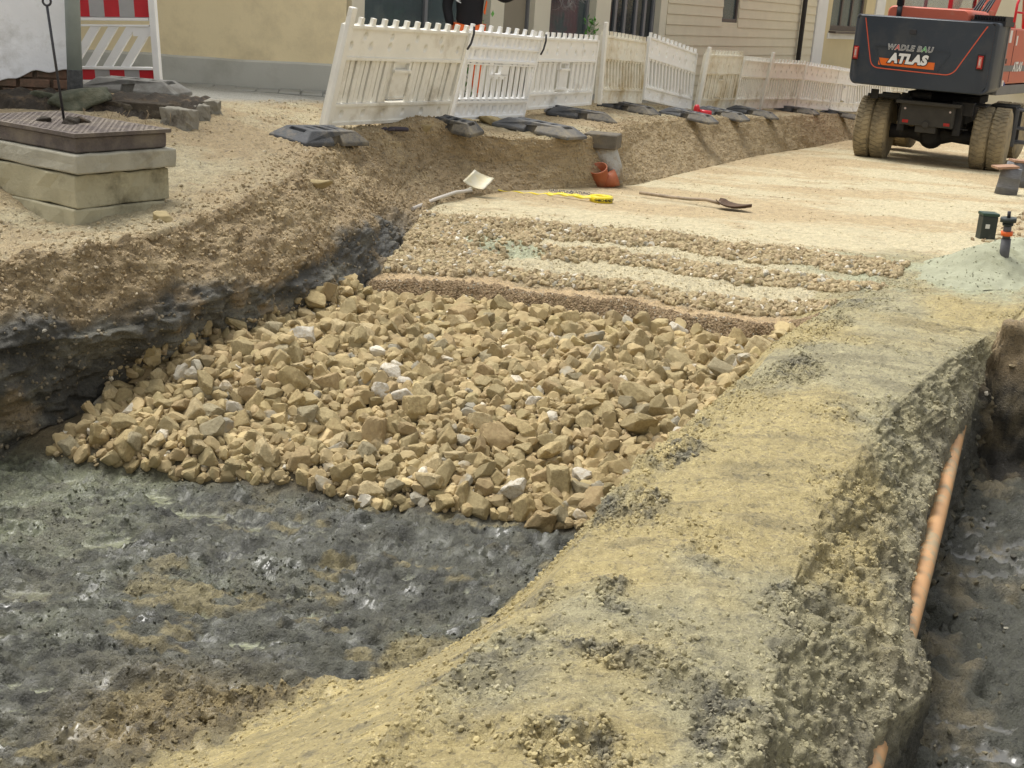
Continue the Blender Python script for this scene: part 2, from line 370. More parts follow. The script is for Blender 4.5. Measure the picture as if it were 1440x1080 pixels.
gravc = L3(c(.36, .29, .18)*one[..., None], c(.25, .2, .13), sm(n4, -.2, .5))
lay = L3(lay, gravc, sm(wn, 8.06, 8.12)); lay = L3(lay, SANDP*1.0, sm(wn, 8.34, 8.42)); lay = L3(lay, gravc, sm(wn, 8.84, 8.90))
lay = L3(lay, SANDP*1.0, sm(wn, 9.08, 9.16)); lay = L3(lay, gravc, sm(wn, 9.42, 9.48)); 
bedc = L3(SANDB*1.05*one[..., None], SANDP*1.05, sm(fbm(P0, .55, 4, 120, .55, (1, 2.2, 1))+.3*n3, -.35, .35)); bedc = L3(bedc, BANK*1.25, sm(n2+n1*.5+.4*n3, .45, 1.0)*.65)
lay = L3(lay, bedc, sm(wn, 9.72, 9.85)); leftg = sm(-Vg+.15*n2, 4.75, 5.0)*sm(wn, 8.1, 8.15)*(1-sm(wn, 9.7, 9.8)); lay = L3(lay, gravc, leftg*.9)
greenp = np.exp(-((Ug-8.75)/.22)**2-((Vg+4.95)/.45)**2); lay = L3(lay, GREEN, sm(greenp+.2*n2, .35, .6))
pitc = L3(pitc, lay, sm(Wg, 7.55, 7.62))
# ridge
rd = L3(RT*.97*one[..., None], RG, sm(n1*1.0+n2*.5+.4*sm(Ug, 4.5, 7)+.5*sm(Vg-I(K7v, Ug), -.35, .1), .15, .95)); rd = L3(rd, rd*1.18, sm(n2-n3, .2, .9)*.6)
rd = L3(rd, CLOD*1.7, cm*sm(n2*.6+n3+.10, .2, .8)*.75); rd = L3(rd, c(.14, .125, .085), sm(fbm(P0, 5.5, 5, 130, .65, (.35, 1.7, 1)), .22, .55)*.42); rd = L3(rd, CLOD*1.25, patch*sm(n3+.3*n4+.15, .0, .5)*.5)
rw = L3(L3(c(.22, .20, .14)*one[..., None], c(.38, .345, .23), sm(n3+n2, -.3, .5)), CLOD*.9, sm(1.90+.10*n2-Zg, 0, .2)); 
tf = L3(MUD*one[..., None]*.9, c(.19, .165, .11), sm(n2+n3*.6, .1, .8)); tf = L3(tf, c(.12, .12, .115), tpud)
rgt = L3(BANK*1.05*one[..., None], SANDB*.9, sm(n2+.5*n3, .0, .7))
grn_l = sm(Ug+.3*n2, 9.2, 9.7)*(1-sm(Ug, 10.4, 11.2)); rdx = L3(rd, L3(RG*one[..., None], GREEN, sm(n2+.2, 0, .5)), grn_l*.85)
rdx = L3(rdx, L3(bedc, rgt, sm(Vg+.3*n2+(Ug-14)*.08, -2.2, -1.3)*(1-sm(Ug, 19, 23))), sm(Ug+.4*n2, 10.6, 11.3))
is5 = (Sg == 5)
sidec = L3(RT*.95*one[..., None], CLOD*1.3, sm(n3+n2*.4, .2, .7)*.6); sidec = L3(sidec, mu, sm(1.78+.05*n2-Zg, 0, .08))
side = L3(sidec, lay, sm(Wg, 7.55, 7.62)*sm(.0+.02*n3-(Zg-Fz), -.03, .01))
side = L3(side, rdx, sm(Ug, 8.3, 9.4)*sm(Vg, -2.75, -2.3))
K = np.where(pit[..., None], L3(pitc, rdx, sm(Ug+.2*n2, 9.3, 9.9)*sm(Vg+.2*n2, -3.0, -2.6)*(1-sm(Ug, 10.2, 10.9))), K)
K = np.where(is5[..., None], side, K); K = np.where((Sg == 6)[..., None], rdx, K)
tw = trench[:, None]*one
K = np.where(((Sg == 7) | (Sg == 8))[..., None], L3(rdx, L3(rw, rd*.95, sm(Zg+.06*n2, 1.93, 2.12)), tw), K)
K = L3(K, tf, TF); K = np.where((Sg == 9)[..., None], L3(rgt, tf, tw), K)
K = np.where((Sg >= 10)[..., None], L3(rgt, rw, tw*np.where(Sg == 10, 1, 0)), K)
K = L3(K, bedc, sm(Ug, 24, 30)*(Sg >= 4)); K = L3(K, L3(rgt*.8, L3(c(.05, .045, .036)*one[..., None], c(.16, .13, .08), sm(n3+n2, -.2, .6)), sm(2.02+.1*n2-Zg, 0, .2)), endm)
# fine speckle of grit
K = K*(1+.16*n4+.10*n5)[..., None]
K = np.clip(K*c(1., .985, .92), .012, .8)
# roughness
R = np.full_like(Ug, .93); wet = Mud*(1-.8*tan)
R = mix(R, .31+.18*n3, np.clip(wet, 0, 1)); R = mix(R, .22, pud); R = mix(R, .55+.15*n2, ((Sg == 3) | (Sg == 2))*dk); R = mix(R, .42+.1*n2, TF); R = mix(R, .05, tpud); R = np.clip(R, .04, 1)

def soil_mat(name, bs, bst, bs2, bst2, d1=.012, d2=.004):
    m = bpy.data.materials.new(name); m.use_nodes = True; nt = m.node_tree; N = nt.nodes; L = nt.links; b = N['Principled BSDF']
    a = N.new('ShaderNodeAttribute'); a.attribute_name = 'col'; r = N.new('ShaderNodeAttribute'); r.attribute_name = 'rgh'
    L.new(r.outputs['Fac'], b.inputs['Roughness']); b.inputs['Specular IOR Level'].default_value = .45
    tc = N.new('ShaderNodeTexCoord')
    def nz(s, d, rg, off=0):
        n = N.new('ShaderNodeTexNoise'); n.inputs['Scale'].default_value = s; n.inputs['Detail'].default_value = d; n.inputs['Roughness'].default_value = rg
        L.new(tc.outputs['Object'], n.inputs['Vector']); return n.outputs['Fac']
    v = N.new('ShaderNodeTexVoronoi'); v.inputs['Scale'].default_value = bs2; L.new(tc.outputs['Object'], v.inputs['Vector'])
    hs = N.new('ShaderNodeHueSaturation'); L.new(a.outputs['Color'], hs.inputs['Color'])
    mr = N.new('ShaderNodeMapRange'); mr.inputs[1].default_value = .3; mr.inputs[2].default_value = .7; mr.inputs[3].default_value = .78; mr.inputs[4].default_value = 1.22
    L.new(nz(120, 5, .75), mr.inputs[0]); L.new(mr.outputs[0], hs.inputs['Value'])
    def speck(base, sc, lo, hi, colmul, fac):
        mm = N.new('ShaderNodeMapRange'); mm.inputs[1].default_value = lo; mm.inputs[2].default_value = hi; mm.inputs[4].default_value = fac; L.new(nz(sc, 3, .55), mm.inputs[0])
        h2 = N.new('ShaderNodeHueSaturation'); h2.inputs['Value'].default_value = colmul; h2.inputs['Saturation'].default_value = .85; L.new(base, h2.inputs['Color'])
        mx = N.new('ShaderNodeMix'); mx.data_type = 'RGBA'; L.new(mm.outputs[0], mx.inputs[0]); L.new(base, mx.inputs[6]); L.new(h2.outputs[0], mx.inputs[7]); return mx.outputs[2]
    o_ = speck(hs.outputs[0], 48, .57, .63, .55, .75); o_ = speck(o_, 90, .60, .66, 1.45, .6); o_ = speck(o_, 21, .58, .66, .72, .6)
    L.new(o_, b.inputs['Base Color'])
    # pools stay smooth: bump scaled by roughness
    mp = N.new('ShaderNodeMapRange'); mp.inputs[1].default_value = .15; mp.inputs[2].default_value = .35; L.new(r.outputs['Fac'], mp.inputs[0])
    m1 = N.new('ShaderNodeMath'); m1.operation = 'MULTIPLY'; m1.inputs[1].default_value = bst; L.new(mp.outputs[0], m1.inputs[0])
    m2 = N.new('ShaderNodeMath'); m2.operation = 'MULTIPLY'; m2.inputs[1].default_value = bst2; L.new(mp.outputs[0], m2.inputs[0])
    b1 = N.new('ShaderNodeBump'); b1.inputs['Distance'].default_value = d1; L.new(nz(bs, 9, .72), b1.inputs['Height']); L.new(m1.outputs[0], b1.inputs['Strength'])
    b2 = N.new('ShaderNodeBump'); b2.inputs['Distance'].default_value = d2; L.new(v.outputs['Distance'], b2.inputs['Height']); L.new(m2.outputs[0], b2.inputs['Strength'])
    L.new(b1.outputs[0], b2.inputs['Normal']); L.new(b2.outputs[0], b.inputs['Normal']); MATS[name] = m; return m
SOIL = soil_mat('soil', 45, .9, 110, .5, .022, .005)

ID = np.arange(NR*NC).reshape(NR, NC)
Q = np.stack([ID[:-1, :-1], ID[:-1, 1:], ID[1:, 1:], ID[1:, :-1]], -1)
cell = Sg[:-1, :-1]; uc = Ug[:-1, :-1]; wc = Wg[:-1, :-1]; vc = Vg[:-1, :-1]
# which named ground body a cell belongs to
body = np.zeros(cell.shape, int)                                   # 0 ground
body[(cell == 2) | (cell == 3)] = 1                                 # earth_bank
body[((cell == 4) | (cell == 5)) & (wc < 7.62)] = 2                 # mud_floor (mud and what lies under the rocks)
body[((cell == 4) | (cell == 5)) & (wc >= 7.62)] = 3                # road_bed
body[(cell >= 6) & (cell < 9) & (uc < 9.6)] = 4                     # earth_ridge
body[(cell == 5) & (wc < 7.62) & (Zg[:-1, :-1] > Fz[:-1, :-1]+.12)] = 4
body[(cell >= 9) & (cell < 11) & (uc < 8.6)] = 5                    # trench_floor
body[(cell >= 6) & (uc >= 9.6) & (vc < -.9)] = 3
names = ['ground', 'earth_bank', 'mud_floor', 'road_bed', 'earth_ridge', 'trench_floor']
labs = ['trodden sandy ground beside the fence and around the site', 'cut earth bank of brown gravel over dark wet clay', 'grey wet churned mud floor of the pit with shallow puddles',
        'pale compacted gravel road bed with stepped layers', 'tan scraped earth ridge between the pit and the pipe trench', 'dark wet floor of the narrow pipe trench']
Pf = P.reshape(-1, 3); Kf = K.reshape(-1, 3); Rf = R.reshape(-1)
for k, nme in enumerate(names):
    q = Q[body == k]; used, inv = np.unique(q, return_inverse=True)
    o = mesh_np(nme, Pf[used], inv.reshape(-1, 4), SOIL, True, Kf[used], Rf[used]); tag(o, labs[k], kind='structure')
# surface lookups
from mathutils.bvhtree import BVHTree
_gu = np.searchsorted(U, 1.2)
def ground_at(x, y):
    """height of the built ground under x, y (nearest lofted cell, bilinear)"""
    u, v = UV(x, y); i = int(np.clip(np.searchsorted(U, u)-1, 0, NR-2)); fu = (u-U[i])/(U[i+1]-U[i])
    def zr(i): return np.interp(v, Vg[i], P[i, :, 2])
    return float(zr(i)*(1-fu)+zr(i+1)*fu)
def sample(dens, n, seed=0):
    """n random points on the sheet, density per cell relative to area"""
    rg = np.random.default_rng(seed)
    e1 = P[1:, :-1]-P[:-1, :-1]; e2 = P[:-1, 1:]-P[:-1, :-1]
    A = np.linalg.norm(np.cross(e1, e2), axis=-1)*dens[:-1, :-1]; cdf = np.cumsum(A.ravel()); tot = cdf[-1]
    k = np.searchsorted(cdf, rg.random(n)*tot); i, j = np.divmod(k, NC-1); i = np.clip(i, 0, NR-2)
    a, b = rg.random(n)[:, None], rg.random(n)[:, None]
    pt = P[i, j]*(1-a)*(1-b)+P[i+1, j]*a*(1-b)+P[i, j+1]*(1-a)*b+P[i+1, j+1]*a*b
    return pt, NN[i, j], K[i, j], Ug[i, j], Vg[i, j]

# ================================================================ STONES
def ico(sub):
    bm = bmesh.new(); bmesh.ops.create_icosphere(bm, subdivisions=sub, radius=1)
    V = np.array([v.co[:] for v in bm.verts]); Fc = np.array([[v.index for v in f.verts] for f in bm.faces]); bm.free(); return V, Fc
def rock_shape(sub, seed, planes=11, rough=.035, k=55.):
    """angular stone: sphere cut by random planes with slightly rounded arrises"""
    rg = np.random.default_rng(seed); V, Fc = ico(sub)
    n = rg.normal(size=(planes, 3)); n /= np.linalg.norm(n, axis=1, keepdims=True); h = rg.uniform(.50, .95, planes)
    for a in (0, 1, 2):
        e = np.zeros(3); e[a] = 1; n = np.vstack([n, e, -e]); h = np.append(h, rg.uniform(.8, 1.0, 2))
    d = V@n.T; r = np.where(d > .05, h/np.maximum(d, .05), 9.); r = np.minimum(r, 3.)
    rr = -np.log(np.exp(-k*r).sum(1))/k
    W = V*rr[:, None]
    nz = fbm(W+seed*3.7, 2.2, 4, seed) if sub > 2 else 0
    W = W*(1+rough*nz*1.6)[:, None] if sub > 2 else W
    s = rg.uniform(.72, 1.15, 3); s[2] *= .82; W = W*s; W /= np.sqrt((W**2).sum(1)).mean()
    return W, Fc
def rot_rand(rg, n, tilt=1.):
    q = rg.normal(size=(n, 4)); q /= np.linalg.norm(q, axis=1, keepdims=True); w, x, y, z = q.T
    return np.stack([np.stack([1-2*(y*y+z*z), 2*(x*y-z*w), 2*(x*z+y*w)], -1), np.stack([2*(x*y+z*w), 1-2*(x*x+z*z), 2*(y*z-x*w)], -1), np.stack([2*(x*z-y*w), 2*(y*z+x*w), 1-2*(x*x+y*y)], -1)], 1)
def scatter(name, temps, pos, size, mat_, cols, smooth=False, seed=3, rough=None):
    rg = np.random.default_rng(seed); n = len(pos); Rm = rot_rand(rg, n); which = rg.integers(0, len(temps), n)
    VV = []; FF = []; CC = []; off = 0
    for t, (V, Fc) in enumerate(temps):
        ids = np.where(which == t)[0]
        if not len(ids): continue
        w = np.einsum('nij,vj->nvi', Rm[ids], V)*size[ids][:, None, None]+pos[ids][:, None, :]
        VV.append(w.reshape(-1, 3)); m = len(V)
        FF.append((Fc[None]+(np.arange(len(ids))*m)[:, None, None]).reshape(-1, 3)+off); off += m*len(ids)
        CC.append(np.repeat(cols[ids], m, 0))
    o = mesh_np(name, np.vstack(VV), np.vstack(FF), mat_, smooth, np.vstack(CC)); return o
def stone_cols(n, seed, base=(.43, .34, .195), var=.22, pale=.08):
    rg = np.random.default_rng(seed); c0 = np.array(base)[None]*(1+rg.normal(0, var, (n, 1)))*(1+rg.normal(0, .012, (n, 3)))
    w = rg.random(n) < pale; c0[w] = np.array((.60, .55, .44))*rg.uniform(.8, 1.15, (w.sum(), 1)); g = rg.random(n) < .03; c0[g] = np.array((.34, .31, .235))*rg.uniform(.8, 1.1, (g.sum(), 1))
    return np.clip(c0, .05, .8)
ROCK = mat('limestone', (.43, .34, .2), .92, 0, .25, 9, .8, 34, dirt=(.31, .225, .11), ds=7, dt=(.48, .68), rnd=.0, attr=True, bdist=.005)
GRAV = mat('gravel_stone', (.4, .33, .2), .95, 0, .2, 60, .5, 160, attr=True, bdist=.001)
big = [rock_shape(4, 100+i, 9+i % 5) for i in range(22)]
small = [rock_shape(2, 300+i, 7) for i in range(14)]
chips = [rock_shape(1, 500+i, 6) for i in range(10)]
# --- crushed rock bed: dart throwing over the pit surface
rg = np.random.default_rng(5)
rd_mask = (((Sg == 4) | ((Sg == 5) & (Zg-Fz < .12)) | ((Sg == 3) & (Zg-Fz < .15))) & (Qg > .04+.06*n2) & (Wg < 7.66+.03*n3) & (Vg > -4.98-np.clip(Ug-4.5, 0, 1)*.6)).astype(float)
pts, nrm, _, pu, pv = sample(rd_mask, 26000, 9)
class Hash:
    def __init__(s, c=.2): s.c = c; s.d = {}
    def near(s, p, r):
        a = int(r/s.c)+1; i, j = int(p[0]//s.c), int(p[1]//s.c)
        for x in range(i-a, i+a+1):
            for y in range(j-a, j+a+1):
                yield from s.d.get((x, y), ())
    def add(s, p, r): s.d.setdefault((int(p[0]//s.c), int(p[1]//s.c)), []).append((p, r))
H = Hash(.15); rocks = []
def throw(pp, uu, size_fn, ov, zl, idx):
    for k in idx:
        r = size_fn(); p = pp[k]
        if any((p[0]-a[0])**2+(p[1]-a[1])**2 < (ov*(r+b))**2 for a, b in H.near(p, r+.16)): continue
        H.add(p, r); rocks.append((p+np.array((0, 0, zl*r)), r, uu[k]))
fz = lambda k: None
near_w = lambda u: 1.0
order = list(range(26000))
throw(pts, pu, lambda: rg.uniform(.054, .080), .95, .5, order[:60])
throw(pts, pu, lambda: rg.uniform(.039, .054), .84, .6, order[60:600])
throw(pts, pu, lambda: rg.uniform(.026, .039), .78, .65, order[600:8000])
throw(pts, pu, lambda: rg.uniform(.016, .030), .72, .6, order[8000:21000])
H2 = H; H = Hash(.15)      # second, lower filling layer
nfirst = len(rocks)
throw(pts, pu, lambda: rg.uniform(.026, .042), .85, -.1, order[21000:])
# a few perched on top of others
perch = [(rocks[i][0]+np.array((rg.normal(0, .03), rg.normal(0, .03), rocks[i][1]*.9)), rg.uniform(.028, .055), rocks[i][2]) for i in rg.choice(nfirst, 420, replace=False)]
rocks += perch
# loose ones on the mud at the foot
print('rocks', len(rocks))
RP = np.array([r[0] for r in rocks]); RS = np.array([r[1] for r in rocks]); dist = np.linalg.norm(RP-np.array((0, 0, EZ)), axis=1)
layer_top = np.zeros(len(rocks)); layer_top[:nfirst] = 1; layer_top[len(rocks)-len(perch):] = 1
score = RS/dist*np.where(layer_top > 0, 1, .3)
inframe = []
for p_ in RP:
    a, b, d_ = proj(p_); inframe.append(-10 < a < 1450 and -10 < b < 1090)
score *= np.array(inframe); top = np.argsort(-score)[:300]; rest = np.setdiff1d(np.arange(len(rocks)), top)
rc = stone_cols(len(rocks), 77, (.365, .285, .148), .17, .018)
rmats = []
tmesh = []
for i, (V, Fc) in enumerate(big):
    o = mesh_np('rock', V, Fc, ROCK, False, link=False); tmesh.append(o.data)
def rock_inst(i, k, col, label, cat='rock', group='limestone rocks of the rock bed', sc=None):
    me = tmesh[k]
    o = bpy.data.objects.new('rock', me); C.objects.link(o); o.location = RP[i]; q = rg.normal(size=4); o.rotation_mode = 'QUATERNION'; q /= np.linalg.norm(q); o.rotation_quaternion = q
    s = RS[i] if sc is None else sc
    o.scale = (s*rg.uniform(.9, 1.25), s*rg.uniform(.9, 1.2), s*rg.uniform(.85, 1.1)); tag(o, label, cat, group); return o
# object-level colour: four colour variants of each template share geometry through material slots per object
ROCKV = []
for n_, (cc, dd) in enumerate([((.39, .305, .152), (.29, .21, .10)), ((.35, .28, .147), (.26, .20, .095)), ((.44, .355, .20), (.32, .24, .12)), ((.31, .265, .165), (.23, .185, .10)), ((.58, .54, .45), (.40, .32, .2)), ((.36, .27, .14), (.27, .19, .095))]):
    ROCKV.append(mat('limestone_%d' % n_, cc, .93, 0, .22, 5, .9, 16, dirt=dd, ds=3.2, dt=(.46, .66), rnd=.12, bdist=.006))
for m_ in tmesh: m_.materials.clear(); m_.materials.append(ROCKV[0])
pv_ = [0]*9+[1]*9+[2]*5+[3]*4+[4]*1+[5]*5
for n_, i in enumerate(top):
    o = rock_inst(i, int(rg.integers(0, len(tmesh))), None, 'tan angular limestone rock lying in the rock bed of the pit')
    o.material_slots[0].link = 'OBJECT'; o.material_slots[0].material = ROCKV[pv_[int(rg.integers(0, len(pv_)))]]
mids = [rock_shape(3, 700+i, 9) for i in range(16)]
fine_ = [rock_shape(2, 740+i, 8) for i in range(16)]; rest = rest[np.array(inframe)[rest] | (RS[rest] > .03)]
s_big = rest[RS[rest] > .034]; s_sm = rest[RS[rest] <= .034]; print('rest', len(s_big), len(s_sm))
o = scatter('rock_fill', fine_, RP[s_sm], RS[s_sm]*1.08, ROCK, rc[s_sm], False, 9); tag(o, 'smallest tan limestone pieces wedged between the rocks', kind='stuff')
o = scatter('rock_bed', mids, RP[s_big], RS[s_big]*1.06, ROCK, rc[s_big], False, 8); tag(o, 'smaller tan limestone rocks filling the pit between the big ones', kind='stuff')

# --- gravel of the stepped layers, brown crushed strip, grit on bank, clods on ridge and mud
def grav(name, dens, n, smin, smax, base, var, seed, label, temps=small, pale=.08, lift=.3, pw=2.2, useK=0., mt=None):
    p_, nn_, kk, uu, vv = sample(dens, n, seed); r_ = np.random.default_rng(seed+1); s_ = smin+(smax-smin)*r_.random(n)**pw
    cl_ = stone_cols(n, seed, base, var, pale)
    if useK: cl_ = np.clip(cl_*(1-useK)+kk*useK*1.05, .02, .8)
    o = scatter(name, temps, p_+nn_*(s_*lift)[:, None], s_, mt or GRAV, cl_, False, seed); tag(o, label, kind='stuff'); return o
wj = Wg+.04*n3+.03*n2
gband = ((Sg == 4) | (Sg == 5))*(((wj > 8.12) & (wj < 8.36)) | ((wj > 8.84) & (wj < 9.10)) | ((wj > 9.42) & (wj < 9.78)) | ((leftg > .3)))
gband = gband*np.where(Ug > 9.4, (Vg < -1.9), (Vg < -2.25))
grav('gravel', gband.astype(float)*(1-.93*sm(greenp, .3, .6)), 15000, .009, .026, (.36, .285, .165), .14, 21, 'coarse tan gravel showing on the stepped layer edges', pw=1.5, pale=.04)
grav('layer_grit', ((Sg == 4) | (Sg == 5))*((wj > 8.0) & (wj < 10.2)).astype(float)*(Vg < -2.1), 7000, .002, .009, (.42, .35, .22), .13, 31, 'fine loose grit spilt over the stepped layers', chips, .06, pw=2.5, useK=.4)
grav('rock_fines', rd_mask, 16000, .005, .020, (.37, .29, .165), .15, 32, 'tan fines and chippings between the rocks', chips, .04, pw=2.2, lift=.8)
grav('brown_gravel', ((Sg == 4) | (Sg == 5))*((Wg > 7.62) & (Wg < 7.9)).astype(float), 16000, .003, .010, (.28, .205, .12), .15, 22, 'fine reddish brown gravel strip behind the rocks', chips, 0.01)
bankd = (((Sg == 2) | (Sg == 3))*(1-.75*dk)*(Ug < 30)*mix(1, .35, sm(Ug, 12, 25))).astype(float)+(Sg == 1)*topm*.6*(Ug < 20)
grav('bank_grit', bankd, 60000, .002, .014, (.33, .26, .16), .12, 23, 'brown grit and small stones on the earth bank', chips, .03, pw=4, useK=.6)
sidd = ((Sg == 1)*(Ug > 2)*(Ug < 22)*(.25+sm(n2, 0, .6))).astype(float); grav('side_grit', sidd, 12000, .003, .014, (.42, .34, .22), .12, 24, 'loose grit on the sandy ground by the fence', chips, .08, pw=5, useK=.55)
bedd = (((Sg == 4) | (Sg == 5) | (Sg == 6))*(Wg > 8.4)*(Ug > 8.4)*(Ug < 30)*(.12+sm(n2+n3*.5, .1, .8))).astype(float); grav('bed_grit', bedd, 9000, .003, .013, (.45, .37, .25), .15, 25, 'scattered grit on the compacted road bed', chips, .1, pw=4, useK=.7, lift=.0)
rdd = ((cm*.9+.03)*(Ug < 10)*(Ug > 1.5)).astype(float)*((Sg >= 5) & (Sg <= 7)); grav('ridge_clods', rdd, 26000, .0015, .010, (.26, .235, .15), .25, 26, 'crumbs of clay and grit on the earth ridge', chips, .04, pw=4, useK=.8)
mudd = Mud*(1-pud)*(Ug > 1.8)*(Ug < 6)*(.15+sm(n2, .0, .6)+heap*2); grav('dark_clods', patch*(Ug > 1.5)*((Sg >= 5) & (Sg <= 7)), 3500, .0015, .010, (.20, .18, .125), .25, 36, 'dark clay clods lying in patches on the ridge', chips, .0, pw=2.5, useK=.55)
grav('mud_clods', mudd, 16000, .0012, .008, (.13, .128, .11), .25, 27, 'small dark crumbs of churned mud on the pit floor', chips, .0, pw=3.5, useK=.85)
trd = (ridge_w+TF*1.3+((Sg >= 10)*(Ug < 14)*.6))*(Ug > 2.5)*(Ug < 14); trd = trd*1.0; grav('trench_crumbs', trd, 20000, .003, .020, (.16, .14, .09), .3, 28, 'crumbled earth on the trench side', chips, .03, pw=3.2, useK=.55)
rgd = ((Sg >= 6)*(Ug > 12.5)*(Ug < 26)*sm(Vg, -3.0, -2.2)*(Vg < 3)).astype(float); grav('mound_gravel', rgd, 7000, .006, .03, (.33, .25, .15), .2, 29, 'loose brown gravel at the far right of the road bed', chips, .1, pw=2.5)
# ================================================================ helpers for placing on the ground
def ground_px(px, py):
    """the point of the built ground seen at a picture position (used to measure where things stand)"""
    d = ray(px, py); lo = 2.; t = 2.
    while t < 80:
        x, y, z = d[0]*t, d[1]*t, EZ+d[2]*t
        if z < ground_at(x, y):
            a, b = t-.1, t
            for _ in range(12):
                m = (a+b)/2; x, y, z = d[0]*m, d[1]*m, EZ+d[2]*m
                if z < ground_at(x, y): b = m
                else: a = m
            return Vector((x, y, ground_at(x, y)))
        t += .1
    return Vector((x, y, z))
def mpp(P): return proj(P)[2]/F
def boolean(o, cut):
    """cut bmesh 'cut' out of o, bake the result, leave no helper behind"""
    me = bpy.data.meshes.new('cutter'); bmesh.ops.recalc_face_normals(cut, faces=cut.faces[:]); cut.to_mesh(me); cut.free()
    k = bpy.data.objects.new('cutter', me); C.objects.link(k)
    md = o.modifiers.new('b', 'BOOLEAN'); md.object = k; md.operation = 'DIFFERENCE'; md.solver = 'EXACT'
    bpy.context.view_layer.update(); dg = bpy.context.evaluated_depsgraph_get()
    m2 = bpy.data.meshes.new_from_object(o.evaluated_get(dg)); m2.name = o.data.name; o.modifiers.clear(); old = o.data; o.data = m2
    bpy.data.meshes.remove(old); bpy.data.objects.remove(k); bpy.data.meshes.remove(me)
def copy_tree(o, parent=None):
    c_ = o.copy(); C.objects.link(c_); c_.parent = parent
    for ch in [x for x in C.objects if x.parent == o]: copy_tree(ch, c_)
    return c_
# ---------------------------------------------------------------- plastic barrier panels
PL = {'white': mat('plastic_white', (.88, .87, .82), .42, 0, .07, 3, .08, 40, dirt=(.42, .37, .27), ds=2.2, dt=(.56, .82)),
      'ivory': mat('plastic_ivory', (.84, .82, .74), .45, 0, .08, 3, .08, 40, dirt=(.40, .34, .23), ds=2.0, dt=(.52, .8)),
      'yellowed': mat('plastic_yellowed', (.82, .785, .66), .45, 0, .10, 3, .08, 40, dirt=(.48, .37, .19), ds=1.6, dt=(.45, .70)),
      'clean': mat('plastic_clean', (.92, .92, .90), .38, 0, .05, 3, .05, 40, dirt=(.5, .47, .4), ds=3, dt=(.62, .85))}
DARKM = mat('dark_steel', (.06, .06, .065), .5, .6, .2, 8, .1)
RED = mat('red_film', (.55, .02, .03), .35, 0, .08, 8, .03); SILV = mat('silver_film', (.42, .42, .42), .35, .1, .08, 8, .03, dirt=(.3, .29, .26), ds=4, dt=(.55, .8))
def relief(bm, x0, x1, z0, z1, y, cups, th=.02, nx=110, nz=16):
    """sheet with pressed-in cups: cups = [(x, z, rx, rz, depth, square)]"""
    g = {}
    for i in range(nx+1):
        for j in range(nz+1):
            x = x0+(x1-x0)*i/nx; z = z0+(z1-z0)*j/nz; d = 0
            for cx, cz, rx, rz, dp, sq in cups:
                a = abs((x-cx)/rx); b = abs((z-cz)/rz)
                if a > 1.6 or b > 1.6: continue
                r = max(a, b) if sq else sqrt(a*a+b*b); d = max(d, dp*(1-min(1, max(0, (r-.72)/.32))))
            g[i, j] = bm.verts.new((x, y+d, z))
    for i in range(nx):
        for j in range(nz): bm.faces.new((g[i, j], g[i+1, j], g[i+1, j+1], g[i, j+1])).smooth = True
    box(bm, ((x0+x1)/2, y+th+.022, (z0+z1)/2), (x1-x0, .012, z1-z0))
def slotbar(bm, xt, zt, xb, zb, wd, y0, y1):
    """slanted bar between (xt,zt) and (xb,zb), horizontal width wd"""
    vs = [bm.verts.new((x+s*wd/2, y, z)) for (x, z) in ((xt, zt), (xb, zb)) for s in (-1, 1) for y in (y0, y1)]
    a, b, c_, d, e, f, g, h = vs   # top: -y0,-y1,+y0,+y1 ; bottom same
    for q in ((a, c_, g, e), (b, f, h, d), (a, e, f, b), (c_, d, h, g), (a, b, d, c_), (e, g, h, f)): bm.faces.new(q)
